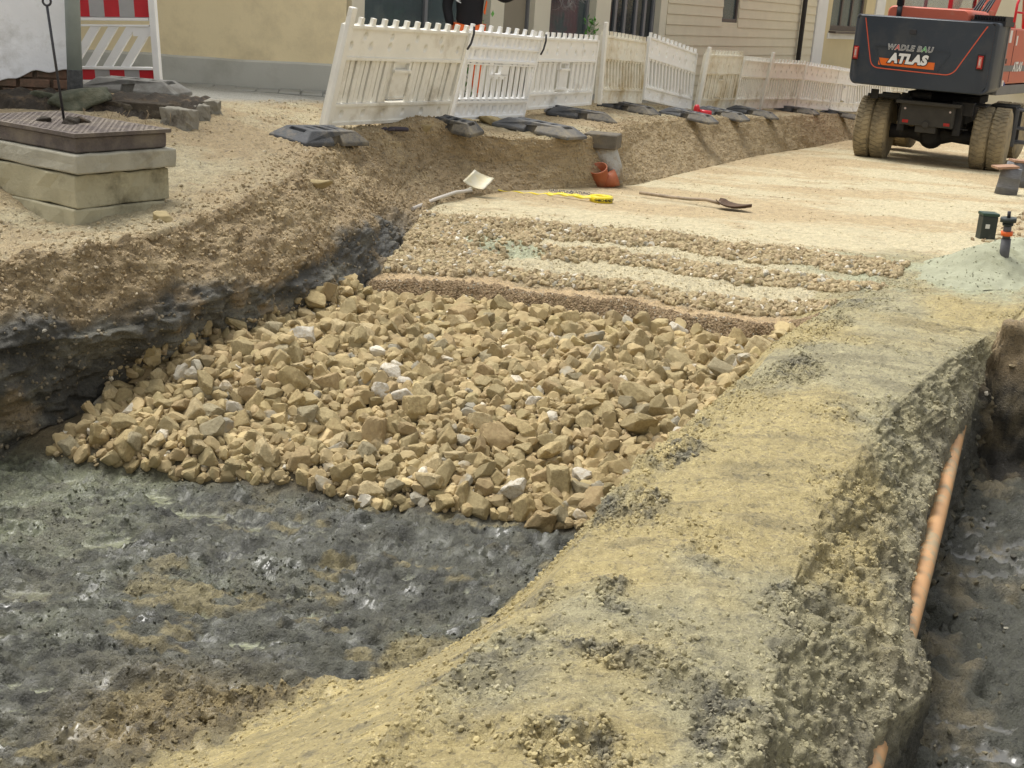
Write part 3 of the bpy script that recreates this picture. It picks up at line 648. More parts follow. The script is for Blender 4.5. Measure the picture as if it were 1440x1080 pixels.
def panel_mesh(kind, L=2.0):
    """returns (board bm, grille bm, placard bm or None); local x along, z up, front -y"""
    b = NB(); y0, y1 = -.025, .025
    nteeth = 12 if kind != 'B' else 9
    for s in (.022, L-.022): box(b, (s, 0, .50), (.044, .052, 1.0))
    for z, h in ((.985, .03), (.675, .03), (.205, .028), (.016, .032)): box(b, (L/2, -.004, z), (L-.09, .062, h))
    if kind == 'B':
        box(b, (L/2, -.001, .83), (L-.09, .05, .02)); box(b, (L/2, -.002, .64), (L-.09, .056, .014)); box(b, (L/2, -.002, .235), (L-.09, .056, .012))
    for k in range(nteeth):
        x = .06+(L-.12)*k/(nteeth-1); box(b, (x, 0, 1.035), (.045, .035, .075)); box(b, (x, 0, 1.003), (.075, .04, .012))
    if kind == 'B':
        cu = []
        for r_, z in enumerate((.905, .755)):
            for k in range(12):
                x = .13+(L-.26)*k/11
                cu.append((x, z, .055 if (k+r_) % 2 == 0 else .03, .052, .036, (k+r_) % 2 == 0))
        relief(b, .044, L-.044, .69, .97, y0+.012, cu, nx=150, nz=26)
        relief(b, .044, L-.044, .03, .192, y0+.012, [(.13+(L-.26)*k/11, .11, .055 if k % 2 == 0 else .03, .048, .036, k % 2 == 0) for k in range(12)], nx=150, nz=14)
    else:
        cu = [(L*(k+.5)/7, .80, .024, .036, .034, False) for k in range(7)]+[(L*(k+.8)/5, .90, .024, .036, .034, False) for k in range(4)]
        relief(b, .044, L-.044, .69, .97, y0+.010, cu, nx=150, nz=22)
        relief(b, .044, L-.044, .03, .192, y0+.010, [(L*(k+.7)/6.4, .115, .024, .034, .032, False) for k in range(6)], nx=130, nz=12)
    g = NB(); pc = None
    if kind == 'A':
        n = 26; box(g, (L/2, .02, .475), (L-.09, .010, .37))
        for k in range(n):
            x = .06+(L-.12)*(k+.5)/n; wd = (L-.12)/n
            if .41*L < x < .56*L: continue
            box(g, (x, .006 if k % 3 else -.004, .44), (wd*.74, .02, .44)); 
            if k % 3 == 1: box(g, (x+wd/2, .018, .47), (wd*.5, .012, .38))
            else: box(g, (x+wd/2, .018, .44), (wd*.5, .012, .44))
    elif kind == 'C':
        n = 13; box(g, (L/2, .012, .245), (L-.1, .01, .02))
        for k in range(n):
            x = .06+(L-.12)*(k+.5)/n; wd = (L-.12)/n
            if .38*L < x < .60*L: continue
            box(g, (x, 0, .44), (wd*.55, .022, .44)); box(g, (x, 0, .235), (wd*.9, .03, .02)); box(g, (x, -.001, .64), (wd*.9, .03, .02))
    else:                                                    # slanted slots
        n = 12 if kind == 'B' else 14; wd = (L-.1)/n; sl = .10 if kind == 'B' else .07
        for k in range(-1, n+1):
            xt = .05+wd*(k+.5)-sl*.5; xb = xt+sl
            if kind == 'B' and .40*L < xt < .58*L: zt = .50
            else: zt = .66
            xt2 = xb-sl*(zt-.22)/.44
            if xb > L-.03 or xt2 < .03:
                if k < 0: continue
                if xb > L-.03: xb = min(xb, L-.03); 
            slotbar(g, max(.04, min(L-.04, xt2)), zt, max(.04, min(xb, L-.04)), .22, wd*.40, -.013, .013)
            # rounded shoulders where the bars run into the rails
            slotbar(g, max(.05, min(L-.05, xb-.006)), .245, max(.05, min(L-.05, xb)), .215, wd*.72, -.022, .020)
            slotbar(g, max(.05, min(L-.05, xt2)), zt, max(.05, min(L-.05, xt2+.006)), zt-.03, wd*.72, -.022, .020)
        if kind == 'B':
            box(g, (.49*L, -.001, .515), (.24*L, .04, .03)); box(g, (.56*L, -.001, .59), (.10*L, .04, .15)); box(g, (.415*L, -.001, .59), (.03*L, .04, .15))
    if kind in 'AC':
        pc = NB()
        box(pc, (.485*L, -.012, .41), (.125*L, .03, .28)); box(pc, (.485*L, -.022, .555), (.135*L, .05, .03)); box(pc, (.485*L, -.02, .27), (.135*L, .045, .02))
        for s in (-1, 1): box(pc, (.485*L+s*.062*L, -.006, .60), (.015*L, .04, .11))
        box(pc, (.485*L, -.006, .65), (.125*L, .04, .02))
    return b, g, pc
PM = {}
for k in 'ABCD':
    b, g, p_ = panel_mesh(k); r = {}
    for nme, bm in (('board', b), ('grille', g), ('placard', p_)):
        if bm is None: continue
        me = bpy.data.meshes.new(nme); bmesh.ops.recalc_face_normals(bm, faces=bm.faces[:]); bm.to_mesh(me); bm.free(); me.materials.append(PL['white']); r[nme] = me
    PM[k] = r
def barrier_panel(kind, m, BL, BR, TL, label, lean_h=1.0, post=None, hook=False):
    BL, BR, TL = Vector(BL), Vector(BR), Vector(TL); xa = BR-BL; L = xa.length; xa.normalize(); za = TL-BL; h = za.length; za = (za-xa*za.dot(xa)).normalized(); ya = za.cross(xa)
    o = bpy.data.objects.new('plastic_barrier', None); C.objects.link(o); o.empty_display_size = .1
    Mx = Matrix((xa, ya, za)).transposed().to_4x4(); Mx.translation = BL; o.matrix_world = Mx; tag(o, label, 'barrier panel', 'plastic barrier panels fencing off the pit')
    for nme, me in PM[kind].items():
        q = bpy.data.objects.new(nme, me); C.objects.link(q); q.parent = o; q.scale = (L/2, 1, h/1.05)
        if len(me.materials): q.material_slots[0].link = 'OBJECT'; q.material_slots[0].material = PL[m]
    if post:
        bm = NB(); box(bm, (.02 if post < 0 else L-.02, -.045, .52), (.075, .05, 1.07)); obj('post', bm, PL['ivory'], o, bevel=.008)
    if hook:
        bm = NB(); tube(bm, [(L-.01, -.05, .97), (L+.0, -.062, .90), (L-.01, -.062, .80), (L-.05, -.06, .74)], .011, 8); obj('hook', bm, DARKM, o, True)
    return o
JB = [(452, 176, 11.3), (628, 167, 13.2), (735, 164, 15.0), (836, 146, 17.2), (901, 143, 19.1), (972, 155, 20.9), (1029, 154, 22.5), (1066, 152, 24.3), (1118, 151, 25.8), (1165, 155, 27.1), (1198, 157, 28.8), (1246, 154, 30.5), (1292, 156, 32.3), (1336, 158, 34.2), (1378, 160, 36.)]
BT = [(480, 26), (652, 36), (742, 50), (844, 44), (908, 52), (993, 76), (1046, 80), (1082, 84), (1134, 88), (1171, 94), (1201, 98), (1250, 104), (1296, 108), (1340, 112), (1381, 116)]
spec = [('A', 'ivory', 'nearest and widest barrier panel, off-white with ribbed slats, tilted forward on a rubber foot', -1, True),
        ('B', 'clean', 'bright white barrier panel with rows of square hollows, in front of the worker', None, True),
        ('C', 'white', 'off-white barrier panel with upright slots and a small placard', 0, False),
        ('D', 'yellowed', 'yellow-stained barrier panel with slanted slots beside a tall square post', -1, False),
        ('D', 'white', 'barrier panel whose top slopes steeply down towards the next panel', None, False),
        ('A', 'yellowed', 'ribbed barrier panel leaning over beside the red lamp', -1, False),
        ('D', 'ivory', 'narrow looking barrier panel with slanted slots just past the ribbed one by the red lamp', None, False),
        ('D', 'ivory', 'barrier panel with slanted slots below the dark downpipe of the clapboard house', -1, False),
        ('D', 'white', 'barrier panel with slanted slots below the cream house with the brown window', None, False),
        ('A', 'white', 'last ribbed barrier panel before the digger hides the fence', None, False),
        ('D', 'white', 'barrier panel seen under the digger body left of its axle box', None, False),
        ('A', 'ivory', 'barrier panel seen under the digger body above its axle box', None, False),
        ('D', 'white', 'barrier panel behind the digger, right of its axle box', None, False), ('A', 'white', 'farthest barrier panel, behind the right rear wheels of the digger', None, False)]
for k, (kd, m, lab, post, hook) in enumerate(spec):
    a, b = JB[k], JB[k+1]; BL = atd(*a); BR = atd(*b)
    if k == 4: BL = atd(903, 140, 19.1); BR = atd(970, 156, 20.9)
    if k == 3: BL = atd(838, 145, 17.2); BR = atd(900, 145, 19.1)
    if k == 2: BL = atd(737, 154, 15.0); BR = atd(829, 147, 17.)
    TL = atd(BT[k][0], BT[k][1], a[2]-.29-(.09 if k == 0 else 0))
    if k == 2: TL = atd(748, 46, 14.72)
    if k == 5: BL = atd(976, 158, 20.9); TL = atd(993, 72, 20.6)
    if k == 4: TL = atd(908, 46, 18.82)
    if k == 1: BL = atd(632, 168, 13.35); TL = atd(662, 36, 13.05)
    barrier_panel(kd, m, BL, BR, TL, lab, post=post, hook=hook)
# tall square post between third and fourth panels
# ---------------------------------------------------------------- red and white barrier by the wall
BL = atd(92, 117, 11.5); BR = atd(222, 119, 11.4); TLr = atd(97, -33, 11.21)
o = empty('striped_barrier', BL, 'red and silver striped barrier panel behind the grey downpipe', 'barrier panel')
xa = BR-BL; LL = xa.length; xa.normalize(); za = (TLr-BL); za = (za-xa*za.dot(xa)).normalized(); Mx = Matrix((xa, za.cross(xa), za)).transposed().to_4x4(); Mx.translation = BL; o.matrix_world = Mx @ Matrix.Diagonal((1, 1, .84, 1))
b = NB()
for z, h in ((.99, .03), (.665, .03), (.60, .02), (.165, .03), (.02, .04)): box(b, (LL/2, -.003, z), (LL-.06, .06, h))
box(b, (LL+.012, -.01, .52), (.06, .065, 1.10)); box(b, (.02, 0, .5), (.04, .05, 1))
box(b, (LL/2, .012, .83), (LL-.04, .02, .30)); box(b, (LL/2, .012, .095), (LL-.04, .02, .12)); obj('frame', b, PL['clean'], o, bevel=.006)
g = NB()
for k in range(8):
    x = .02+k*.165
    if x-.12 < -.02: continue
    if x > LL-.16: continue
    xt = min(x+.15, LL-.04); slotbar(g, xt,   .59, x-.10+(xt-x-.15)*0, .18, .085, -.02, .02)
box(g, (LL-.10, -.001, .545), (.17, .035, .10)); slotbar(g, .07, .3, .03, .18, .05, -.02, .02); obj('grille', g, PL['clean'], o)
x = .015; kk = 1
while x < LL-.03:
    wd = min(.138, LL-.02-x)
    for z, h in ((.83, .285), (.095, .105)):
        b = NB(); box(b, (x+wd/2, -.003, z), (wd, .012, h)); q = obj('stripe_film', b, RED if kk % 2 == 0 else SILV, o)
    x += wd; kk += 1
# ---------------------------------------------------------------- rubber feet
RUB = mat('recycled_rubber', (.085, .088, .092), .75, 0, .25, 12, .6, 70, dirt=(.26, .22, .15), ds=3.5, dt=(.48, .72), rnd=.25)
def frustum(bm, L, W, h, il, iw, x0=0, z0=0):
    a = [bm.verts.new((x0+sx*L/2, sy*W/2, z0)) for sx, sy in ((-1, -1), (1, -1), (1, 1), (-1, 1))]
    m = [bm.verts.new((v.co.x, v.co.y, z0+h*.28)) for v in a]
    t = [bm.verts.new((x0+sx*(L/2-il), sy*(W/2-iw), z0+h)) for sx, sy in ((-1, -1), (1, -1), (1, 1), (-1, 1))]
    bm.faces.new(a[::-1]); bm.faces.new(t)
    for p_, q in ((a, m), (m, t)):
        for i in range(4): bm.faces.new((p_[i], p_[(i+1) % 4], q[(i+1) % 4], q[i]))
bm = NB(); frustum(bm, .84, .40, .115, .13, .07); foot0 = obj('ballast_block', bm, RUB)
ct = NB()
box(ct, (0, .19, .03), (.11, .10, .2)); box(ct, (0, -.19, .03), (.11, .10, .2))           # waist notches
box(ct, (0, 0, .10), (.10, .15, .07))
for s in (-1, 1): box(ct, (s*.29, 0, .10), (.055, .16, .08)); box(ct, (s*.14, .0, .112), (.06, .12, .03))
boolean(foot0, ct); bmod = foot0.modifiers.new('Bevel', 'BEVEL'); bmod.width = .008; bmod.segments = 2; bmod.limit_method = 'ANGLE'
FEET = [((450, 198), 60, 'rubber foot under the near tilted end of the nearest barrier panel', 0, 1), ((640, 182), -30, 'small looking rubber foot behind the earth lump under the first barrier joint', .0, .62),
        ((758, 187), -30, 'long dusty rubber foot lying crosswise left of the drain gully', .01, 1.12),
        ((816, 166), 4, 'big dark rubber foot under the joint beside the tall square post', 0, 1.05), ((884, 156), -30, 'rubber foot under the yellow-stained barrier panel', 0, 1),
        ((968, 166), -30, 'rubber foot in front of the red lamp', 0, .95), ((1014, 163), -30, 'rubber foot just right of the red lamp', 0, 1), ((1058, 161), -28, 'rubber foot two panels right of the red lamp', 0, 1),
        ((1120, 158), -28, 'rubber foot under the barrier joint below the clapboard house corner', 0, 1), ((1182, 164), -28, 'rubber foot at the fence end next to the digger wheel', 0, 1)]
for k, ((px, py), deg, lab, dz, s) in enumerate(FEET):
    o = foot0 if k == 0 else foot0.copy()
    if k: C.objects.link(o)
    p_ = ground_px(px, py); d = Vector((cos(radians(deg)), sin(radians(deg)), 0)); n_ = Vector((-d.y, d.x, 0))
    za_, zb_ = ground_at(*(p_+d*.35)[:2]), ground_at(*(p_-d*.35)[:2]); zc, zd = ground_at(*(p_+n_*.15)[:2]), ground_at(*(p_-n_*.15)[:2])
    xa = Vector((d.x, d.y, max(-.10, min(.10, (za_-zb_)/.7)))).normalized(); ya = Vector((n_.x, n_.y, max(-.10, min(.10, (zc-zd)/.3)))); ya = (ya-xa*ya.dot(xa)).normalized()
    Mx = Matrix((xa, ya, xa.cross(ya))).transposed().to_4x4(); Mx.translation = Vector((p_.x, p_.y, max(p_.z, (za_+zb_)/2)-.012+dz)); o.matrix_world = Mx @ Matrix.Diagonal((s, s, 1, 1))
    tag(o, lab, 'barrier block', 'rubber feet holding the barrier panels')
# foot of the striped barrier: pale dusty, on the kerb
p_ = atd(192, 128, 10.9); o = foot0.copy(); o.data = foot0.data.copy(); C.objects.link(o); STONEG = mat('dusty_rubber', (.22, .215, .195), .9, 0, .2, 10, .5, 50, dirt=(.12, .11, .09), ds=4)
o.data.materials.clear(); o.data.materials.append(STONEG); o.location = (p_.x, p_.y, 3.02); o.rotation_euler = (0, 0, radians(-8)); o.scale = (1.0, 1.0, 1.05)
tag(o, 'pale dusty foot of the red and silver striped barrier', 'barrier block')
# red warning lamp lying by the foot
RLAMP = mat('red_plastic', (.55, .02, .03), .3, 0, .1, 6, 0)
p_ = ground_px(980, 163); bm = NB(); tube(bm, [(0, 0, 0), (0, 0, .10), (0, 0, .14)], [.05, .045, .025], 14); tube(bm, [(.05, 0, .03), (.22, .02, .02)], .045, 10)
o = obj('warning_lamp', bm, RLAMP, None, True); o.location = p_+Vector((-.02, -.05, .03)); tag(o, 'small red warning lamp lying among the rubber feet', 'warning lamp')

# ---------------------------------------------------------------- manhole stack at the left
CONC = mat('old_concrete', (.42, .385, .26), .92, 0, .18, 5, .5, 45, dirt=(.12, .105, .06), ds=2.6, dt=(.50, .72))
CONC2 = mat('concrete_pale', (.37, .35, .275), .92, 0, .16, 5, .5, 45, dirt=(.14, .12, .08), ds=3, dt=(.52, .74))
IRON = mat('cast_iron', (.11, .09, .08), .8, .1, .3, 14, .5, 60, dirt=(.19, .16, .125), ds=5, dt=(.42, .62))
C0 = atd(106, 200, 7.36); CRr = atd(236, 184, 7.9); CLl = atd(-60, 148, 8.55)
zt = 3.0; C0.z = CRr.z = CLl.z = 0; er = (CRr-C0); Lr = er.length; er.normalize(); el = Vector((-er.y, er.x, 0)); Ll = 1.05
man = empty('manhole_shaft', (C0.x, C0.y, 2.5), 'square manhole shaft of stacked concrete rings with an iron cover', 'manhole')
def ringobj(nme, z0, z1, off, jx, mt, seed, chip=.006, th=.13):
    rgx = random.Random(seed); bm = NB(); z0 -= 2.5; z1 -= 2.5
    outer = [Vector((0, 0, 0))-er*off-el*off, er*(Lr+off)-el*off, er*(Lr+off)+el*(Ll+off), -er*off+el*(Ll+off)]
    inner = [er*th+el*th, er*(Lr-th)+el*th, er*(Lr-th)+el*(Ll-th), er*th+el*(Ll-th)]
    def lp(ps, z): 
        out = []
        for i in range(4):
            a, b = ps[i], ps[(i+1) % 4]; n_ = 9
            for k in range(n_): p_ = a.lerp(b, k/n_); out.append(bm.verts.new((p_.x+jx[0]+rgx.gauss(0, chip), p_.y+jx[1]+rgx.gauss(0, chip), z+rgx.gauss(0, chip*.5))))
        return out
    A, A2, B, Bi, Ai = lp(outer, z0), lp(outer, (z0+z1)/2), lp(outer, z1), lp(inner, z1), lp(inner, z0); n_ = len(A)
    for P_, Q_ in ((A, A2), (A2, B), (B, Bi), (Bi, Ai), (Ai, A)):
        for i in range(n_): bm.faces.new((P_[i], P_[(i+1) % n_], Q_[(i+1) % n_], Q_[i]))
    return obj(nme, bm, mt, man, bevel=.010, bang=50)
ringobj('concrete_ring', 2.46, 2.655, .02, (0, 0), CONC, 1, .007)
ringobj('concrete_ring', 2.66, 2.855, .015, (-.012, .0), CONC, 2, .007)
ringobj('concrete_ring', 2.865, 2.975, .03, (.012, -.005), CONC2, 3, .004)
fr = ringobj('iron_frame', 2.98, 3.07, -.005, (0, .0), IRON, 4, .001, .05)
# chequered cover plate
bm = NB(); cpt = (er*Lr+el*Ll)/2; ang = atan2(er.y, er.x)
box(bm, (0, 0, 0), (Lr+.03, Ll+.03, .022)); 
for i in range(15):
    for j in range(22):
        x = -(Lr-.06)/2+(Lr-.06)*i/14; y = -(Ll-.06)/2+(Ll-.06)*j/21
        box(bm, (0, 0, 0), (.024, .010, .0015), Matrix.Translation((x, y, .0135)) @ Matrix.Rotation(radians(45 if (i+j) % 2 else -45), 4, 'Z'))
q = obj('cover_plate', bm, IRON, man); q.location = (cpt.x, cpt.y, 3.083-2.5); q.rotation_euler = (0, 0, ang)
# lifting rod with an eye
bm = NB(); a = atd(90, 157, 7.9); b = atd(66, 8, 7.62); a.z = 3.09
tube(bm, [a, a.lerp(b, .5), b], .0085, 8)
Mx = Matrix.Translation(b+Vector((0, 0, .025))) @ Matrix.Rotation(radians(90), 4, 'X')
def torus(bm, R_, r_, M, n=20, k=8):
    lathe(bm, [(R_+r_*cos(2*pi*i/k), r_*sin(2*pi*i/k)) for i in range(k)], M, n, closed=True)
torus(bm, .024, .007, Mx); top_ = b+Vector((0, 0, .045)); tube(bm, [top_, top_+Vector((-.01, 0, .06)), top_+Vector((-.015, 0, .4))], .008, 8)
o = obj('lifting_rod', bm, DARKM, None, True); tag(o, 'thin rusty steel rod with an eye standing on the manhole cover', 'rod')
# clods lying on the cover
DSOIL = mat('dark_soil', (.045, .036, .026), .95, 0, .3, 12, .9, 40, dirt=(.14, .10, .06), ds=8, bdist=.02)
def lumps(name, spots, mt, label, cat, sub=3, group=None):
    for k, (p_, r_, sc_) in enumerate(spots):
        V, Fc = rock_shape(sub, 900+hash(name) % 50+k if False else 900+len(name)*7+k, 9, .06); o = mesh_np(name, V*np.array(sc_)*r_, Fc, mt, True); o.location = p_
        o.rotation_euler = (random.uniform(-.3, .3), random.uniform(-.3, .3), random.uniform(0, 6)); tag(o, label if isinstance(label, str) else label[k], cat, group)
a0 = atd(100, 163, 7.8); lumps('soil_clod', [((a0.x, a0.y, 3.105), .05, (1.3, 1, .6)), ((a0.x-.18, a0.y+.04, 3.105), .035, (1.8, 1, .5)), ((a0.x+.03, a0.y+.10, 3.105), .04, (1, 1.2, .7))], DSOIL,
      ['flat dark clod at the foot of the rod on the manhole cover', 'long thin dark clod left of the rod on the manhole cover', 'dark clod behind the rod on the manhole cover'], 'clod')
# mossy boulder and kerb stones behind
MOSS = mat('mossy_stone', (.10, .105, .07), .95, 0, .3, 6, .9, 25, dirt=(.20, .19, .13), ds=5, bdist=.03)
p_ = atd(112, 122, 9.9); lumps('boulder', [((p_.x, p_.y, 3.02), .17, (1.35, .8, .75)), ((p_.x-.30, p_.y+.05, 2.99), .12, (1.2, .8, .7))], MOSS, ['dark mossy boulder at the foot of the grey downpipe', 'smaller mossy stone at the foot of the whitewashed wall'], 'boulder', 4)
KST = mat('kerb_stone', (.27, .25, .20), .92, 0, .2, 5, .6, 40, dirt=(.07, .055, .04), ds=3, dt=(.5, .65))
KSD = mat('soiled_kerb', (.075, .06, .042), .95, 0, .3, 8, .9, 30, dirt=(.17, .145, .10), ds=5, dt=(.55, .7), bdist=.02)
for k, (px, py, D_, s, rz, lab) in enumerate([(252, 153, 9.9, (.25, .16, .18), -28, 'pale square-cut kerb stone at the corner of the dug out pavement'), (275, 150, 10.4, (.26, .15, .17), -52, 'second kerb stone behind the corner one'), (292, 147, 10.9, (.26, .15, .15), -55, 'farthest small kerb stone sinking in the sand'), (198, 150, 10.1, (.5, .14, .20), -6, 'long soil-caked kerb stone under the striped barrier'), (140, 152, 10.1, (.55, .14, .18), -2, 'soil-caked kerb stone beside the whitewashed wall')]):
    bm = NB(); box(bm, (0, 0, 0), s); bmesh.ops.subdivide_edges(bm, edges=bm.edges[:], cuts=3, use_grid_fill=True)
    for v in bm.verts: v.co += Vector([random.gauss(0, .007) for _ in range(3)])
    o = obj('kerb_stone', bm, KST if k < 3 else KSD, bevel=.012, bang=40); p_ = atd(px, py, D_); o.location = (p_.x, p_.y, 2.93); o.rotation_euler = (0, .0, radians(rz)); tag(o, lab, 'kerb stone', 'kerb stones of the dug out pavement')
# soil, roots and rubble under the kerb
# ---------------------------------------------------------------- drain block, chute, clay pipe
p_ = ground_px(868, 252); q0 = atd(847, 208, proj(p_)[2]-.15)
dr = empty('drain_gully', p_, 'old drain gully with a dark square head on a broken pale chute', 'drain gully')
bm = NB(); hc = q0-p_+Vector((0, .02, .06)); R4 = Matrix.Translation(hc) @ Matrix.Rotation(radians(-14), 4, 'Z')
box(bm, (0, 0, .02), (.36, .34, .16), R4); q = obj('gully_head', bm, mat('gully_head', (.13, .115, .09), .9, 0, .25, 9, .6, 50, dirt=(.2, .16, .1), ds=6), dr, bevel=.012)
ct = NB(); box(ct, (0, 0, .06), (.25, .23, .16), R4); box(ct, (-.14, -.17, -.05), (.10, .08, .06), R4); box(ct, (.08, -.175, .05), (.02, .05, .14), R4); boolean(q, ct); q.modifiers.new('Bevel', 'BEVEL').width = .006
bm = NB(); n_ = 24; pth = [hc+Vector((.0, .0, -.04)), hc+Vector((.05, -.02, -.16)), hc+Vector((.13, -.05, -.30)), hc+Vector((.19, -.07, -.44))]
tube(bm, pth, [.135, .13, .12, .10], n_); bmesh.ops.subdivide_edges(bm, edges=bm.edges[:], cuts=2, use_grid_fill=True)
for v in bm.verts: v.co += v.co.normalized()*.0+Vector((1, 1, 1))*.02*mnoise.noise(v.co*7)
obj('chute', bm, mat('chute_cement', (.45, .44, .40), .95, 0, .2, 8, .8, 40, dirt=(.25, .19, .11), ds=4, dt=(.42, .6), bdist=.02), dr, True)
p_ = ground_px(842, 262); PVC = mat('clay_red_pvc', (.40, .125, .055), .5, 0, .12, 6, .1, 40, dirt=(.40, .30, .19), ds=4, dt=(.52, .8))
bm = NB(); ax = Vector((-.25, -.45, .86)).normalized(); ctr = Vector((0, .02, .10)); Mx = Matrix.Translation(ctr) @ frame_m(ax).to_4x4()
lathe(bm, [(.088, -.12), (.090, .0), (.100, .02), (.100, .10), (.104, .105), (.104, .12), (.096, .12), (.094, .03), (.082, .0), (.082, -.12)], Mx, 28, closed=True)
tube(bm, [ctr+Vector((.02, .03, -.05)), ctr+Vector((.12, .05, -.03)), ctr+Vector((.19, .06, .0))], [.08, .088, .095], 20)
o = obj('pipe_branch', bm, PVC, None, True); o.location = p_; tag(o, 'short red-brown plastic pipe branch lying open end up beside the gully', 'pipe fitting')
# ---------------------------------------------------------------- shovels
WOOD = mat('worn_wood', (.36, .28, .19), .7, 0, .2, 8, .3, 60, dirt=(.2, .16, .11), ds=6); ALU = mat('dusty_aluminium', (.48, .46, .38), .55, .35, .12, 8, .15, 60, dirt=(.46, .40, .24), ds=5, dt=(.40, .62))
RUST = mat('rusty_blade', (.11, .07, .045), .75, .4, .3, 9, .3, 50)
s1 = empty('shovel', ground_px(580, 297), 'shovel with a square pale aluminium blade propped on the bank foot', 'shovel')
Dn = proj(ground_px(668, 266))[2]-.18; cn = [atd(650, 260, Dn), atd(679, 272, Dn-.02), atd(695, 252, Dn+.1), atd(667, 240, Dn+.12)]; o0 = Vector(s1.location)
bm = NB(); g = {}; NXX, NYY = 10, 10
for i in range(NXX+1):
    for j in range(NYY+1):
        a, b = i/NXX, j/NYY; pz = (cn[0].lerp(cn[1], a)).lerp(cn[3].lerp(cn[2], a), b); nrm_ = (cn[1]-cn[0]).cross(cn[3]-cn[0]).normalized()
        sh = .03*(2*a-1)**2*(1-.4*b)+.03*(1-b)**2
        rb = (1-.22*(2*a-1)**4*0); g[i, j] = pz-o0+nrm_*sh*(-1 if nrm_.z < 0 else 1)
tops = {k: bm.verts.new(v) for k, v in g.items()}; bots = {k: bm.verts.new(v-Vector((0, 0, .004))) for k, v in g.items()}
for i in range(NXX):
    for j in range(NYY):
        bm.faces.new((tops[i, j], tops[i+1, j], tops[i+1, j+1], tops[i, j+1])).smooth = True; bm.faces.new((bots[i, j+1], bots[i+1, j+1], bots[i+1, j], bots[i, j])).smooth = True
rim = [(i, 0) for i in range(NXX)]+[(NXX, j) for j in range(NYY)]+[(i, NYY) for i in range(NXX, 0, -1)]+[(0, j) for j in range(NYY, 0, -1)]
for a, b in zip(rim, rim[1:]+rim[:1]): bm.faces.new((tops[a], bots[a], bots[b], tops[b]))
nk = cn[0].lerp(cn[1], .5)-o0; tube(bm, [nk+(cn[3]-cn[0])*.35, nk+Vector((0, 0, .012)), nk-(cn[3]-cn[0])*.15+Vector((-.05, -.02, 0))], [.008, .016, .019], 10)
obj('blade', bm, ALU, s1)
bm = NB(); a = Vector((0, 0, .02)); tube(bm, [a, a.lerp(nk, .35)+Vector((0, 0, .02)), a.lerp(nk, .7)+Vector((0, 0, .022)), nk-(cn[3]-cn[0])*.1], .0165, 10); obj('handle', bm, mat('grey_wood', (.50, .46, .40), .7, 0, .12, 8, .2), s1)
g0, g1 = ground_px(899, 277), ground_px(1012, 293); s2 = empty('shovel', g0, 'round-bladed rusty shovel lying flat on the pale road bed', 'shovel')
bm = NB(); v = g1-g0; tube(bm, [Vector((0, 0, .045)), v*.35+Vector((0, .0, .045)), v*.62+Vector((0, 0, .05)), v*.82+Vector((0, -.01, .07)), v+Vector((0, 0, .05))], .017, 10); obj('handle', bm, WOOD, s2)
dv = v.normalized(); sd_ = Vector((-dv.y, dv.x, 0)); bm = NB(); rings = []
for i in range(11):
    t = i/10; wd = .125*(sin(pi*min(1, .30+t*.70))**.6 if t < 1 else .02)*(1 if t > .08 else .6); rw_ = []
    for j in range(9):
        s = -1+j/4; hgt = .055*(1-.0*t)-.045*(s*s)*0+.03*(s*s)-.035*sin(t*pi)+(.01 if t < .2 else 0); rw_.append(bm.verts.new(v+dv*(.36*t-.03)+sd_*wd*s+Vector((0, 0, hgt))))
    rings.append(rw_)
for a, b in zip(rings, rings[1:]):
    for j in range(8): bm.faces.new((a[j], a[j+1], b[j+1], b[j])).smooth = True
q = obj('blade', bm, RUST, s2); md = q.modifiers.new('s', 'SOLIDIFY'); md.thickness = .006
# ---------------------------------------------------------------- caution tape roll
YEL = mat('yellow_tape', (.78, .62, .03), .35, 0, .06, 20, 0); BLK = mat('black_print', (.02, .02, .02), .5, 0, 0, 3, 0)
p_ = ground_px(845, 284); tr_ = empty('caution_tape_roll', p_, 'roll of yellow caution tape with black lettering lying partly unrolled', 'tape roll')
bm = NB(); lathe(bm, [(.115, 0), (.115, .06), (.055, .06), (.055, 0)], None, 36, closed=True); obj('roll', bm, YEL, tr_)
bm = NB(); pe = ground_px(770, 276)-p_; pm = ground_px(700, 269)-p_; pq = ground_px(640, 262)-p_
pts_ = []; 
def rib(bm, ctrl, wd0, wd1, tw0, tw1, n=40):
    rows = []
    for i in range(n+1):
        t = i/n; k = t*(len(ctrl)-1); a = int(min(k, len(ctrl)-2)); c_ = ctrl[a].lerp(ctrl[a+1], k-a)
        d = (ctrl[a+1]-ctrl[a]).normalized(); up_ = Vector((0, 0, 1)); s = d.cross(up_).normalized(); tw = tw0+(tw1-tw0)*t; wv = s*cos(tw)+up_*sin(tw); wd = wd0+(wd1-wd0)*t
        rows.append((bm.verts.new(c_-wv*wd/2+Vector((0, 0, .012+.006*sin(t*19)))), bm.verts.new(c_+wv*wd/2+Vector((0, 0, .012+.006*sin(t*19+1))))))
    for a, b in zip(rows, rows[1:]): bm.faces.new((a[0], a[1], b[1], b[0])).smooth = True
st = Vector((-.09, -.05, .03)); rib(bm, [st, st.lerp(pe, .35)+Vector((0, -.02, .01)), st.lerp(pe, .7)+Vector((0, .0, .02)), pe+Vector((0, 0, .01))], .045, .04, .75, .5); rib(bm, [pe+Vector((0, 0, .01)), pe.lerp(pm, .3)+Vector((0, .01, 0)), pe.lerp(pm, .6), pm], .018, .004, .5, 1.0)
q = obj('loose_tape', bm, YEL, tr_); q.modifiers.new('s', 'SOLIDIFY').thickness = .001
dirv = (pe-st).normalized(); dxy = Vector((-dirv.x, -dirv.y, 0)).normalized()
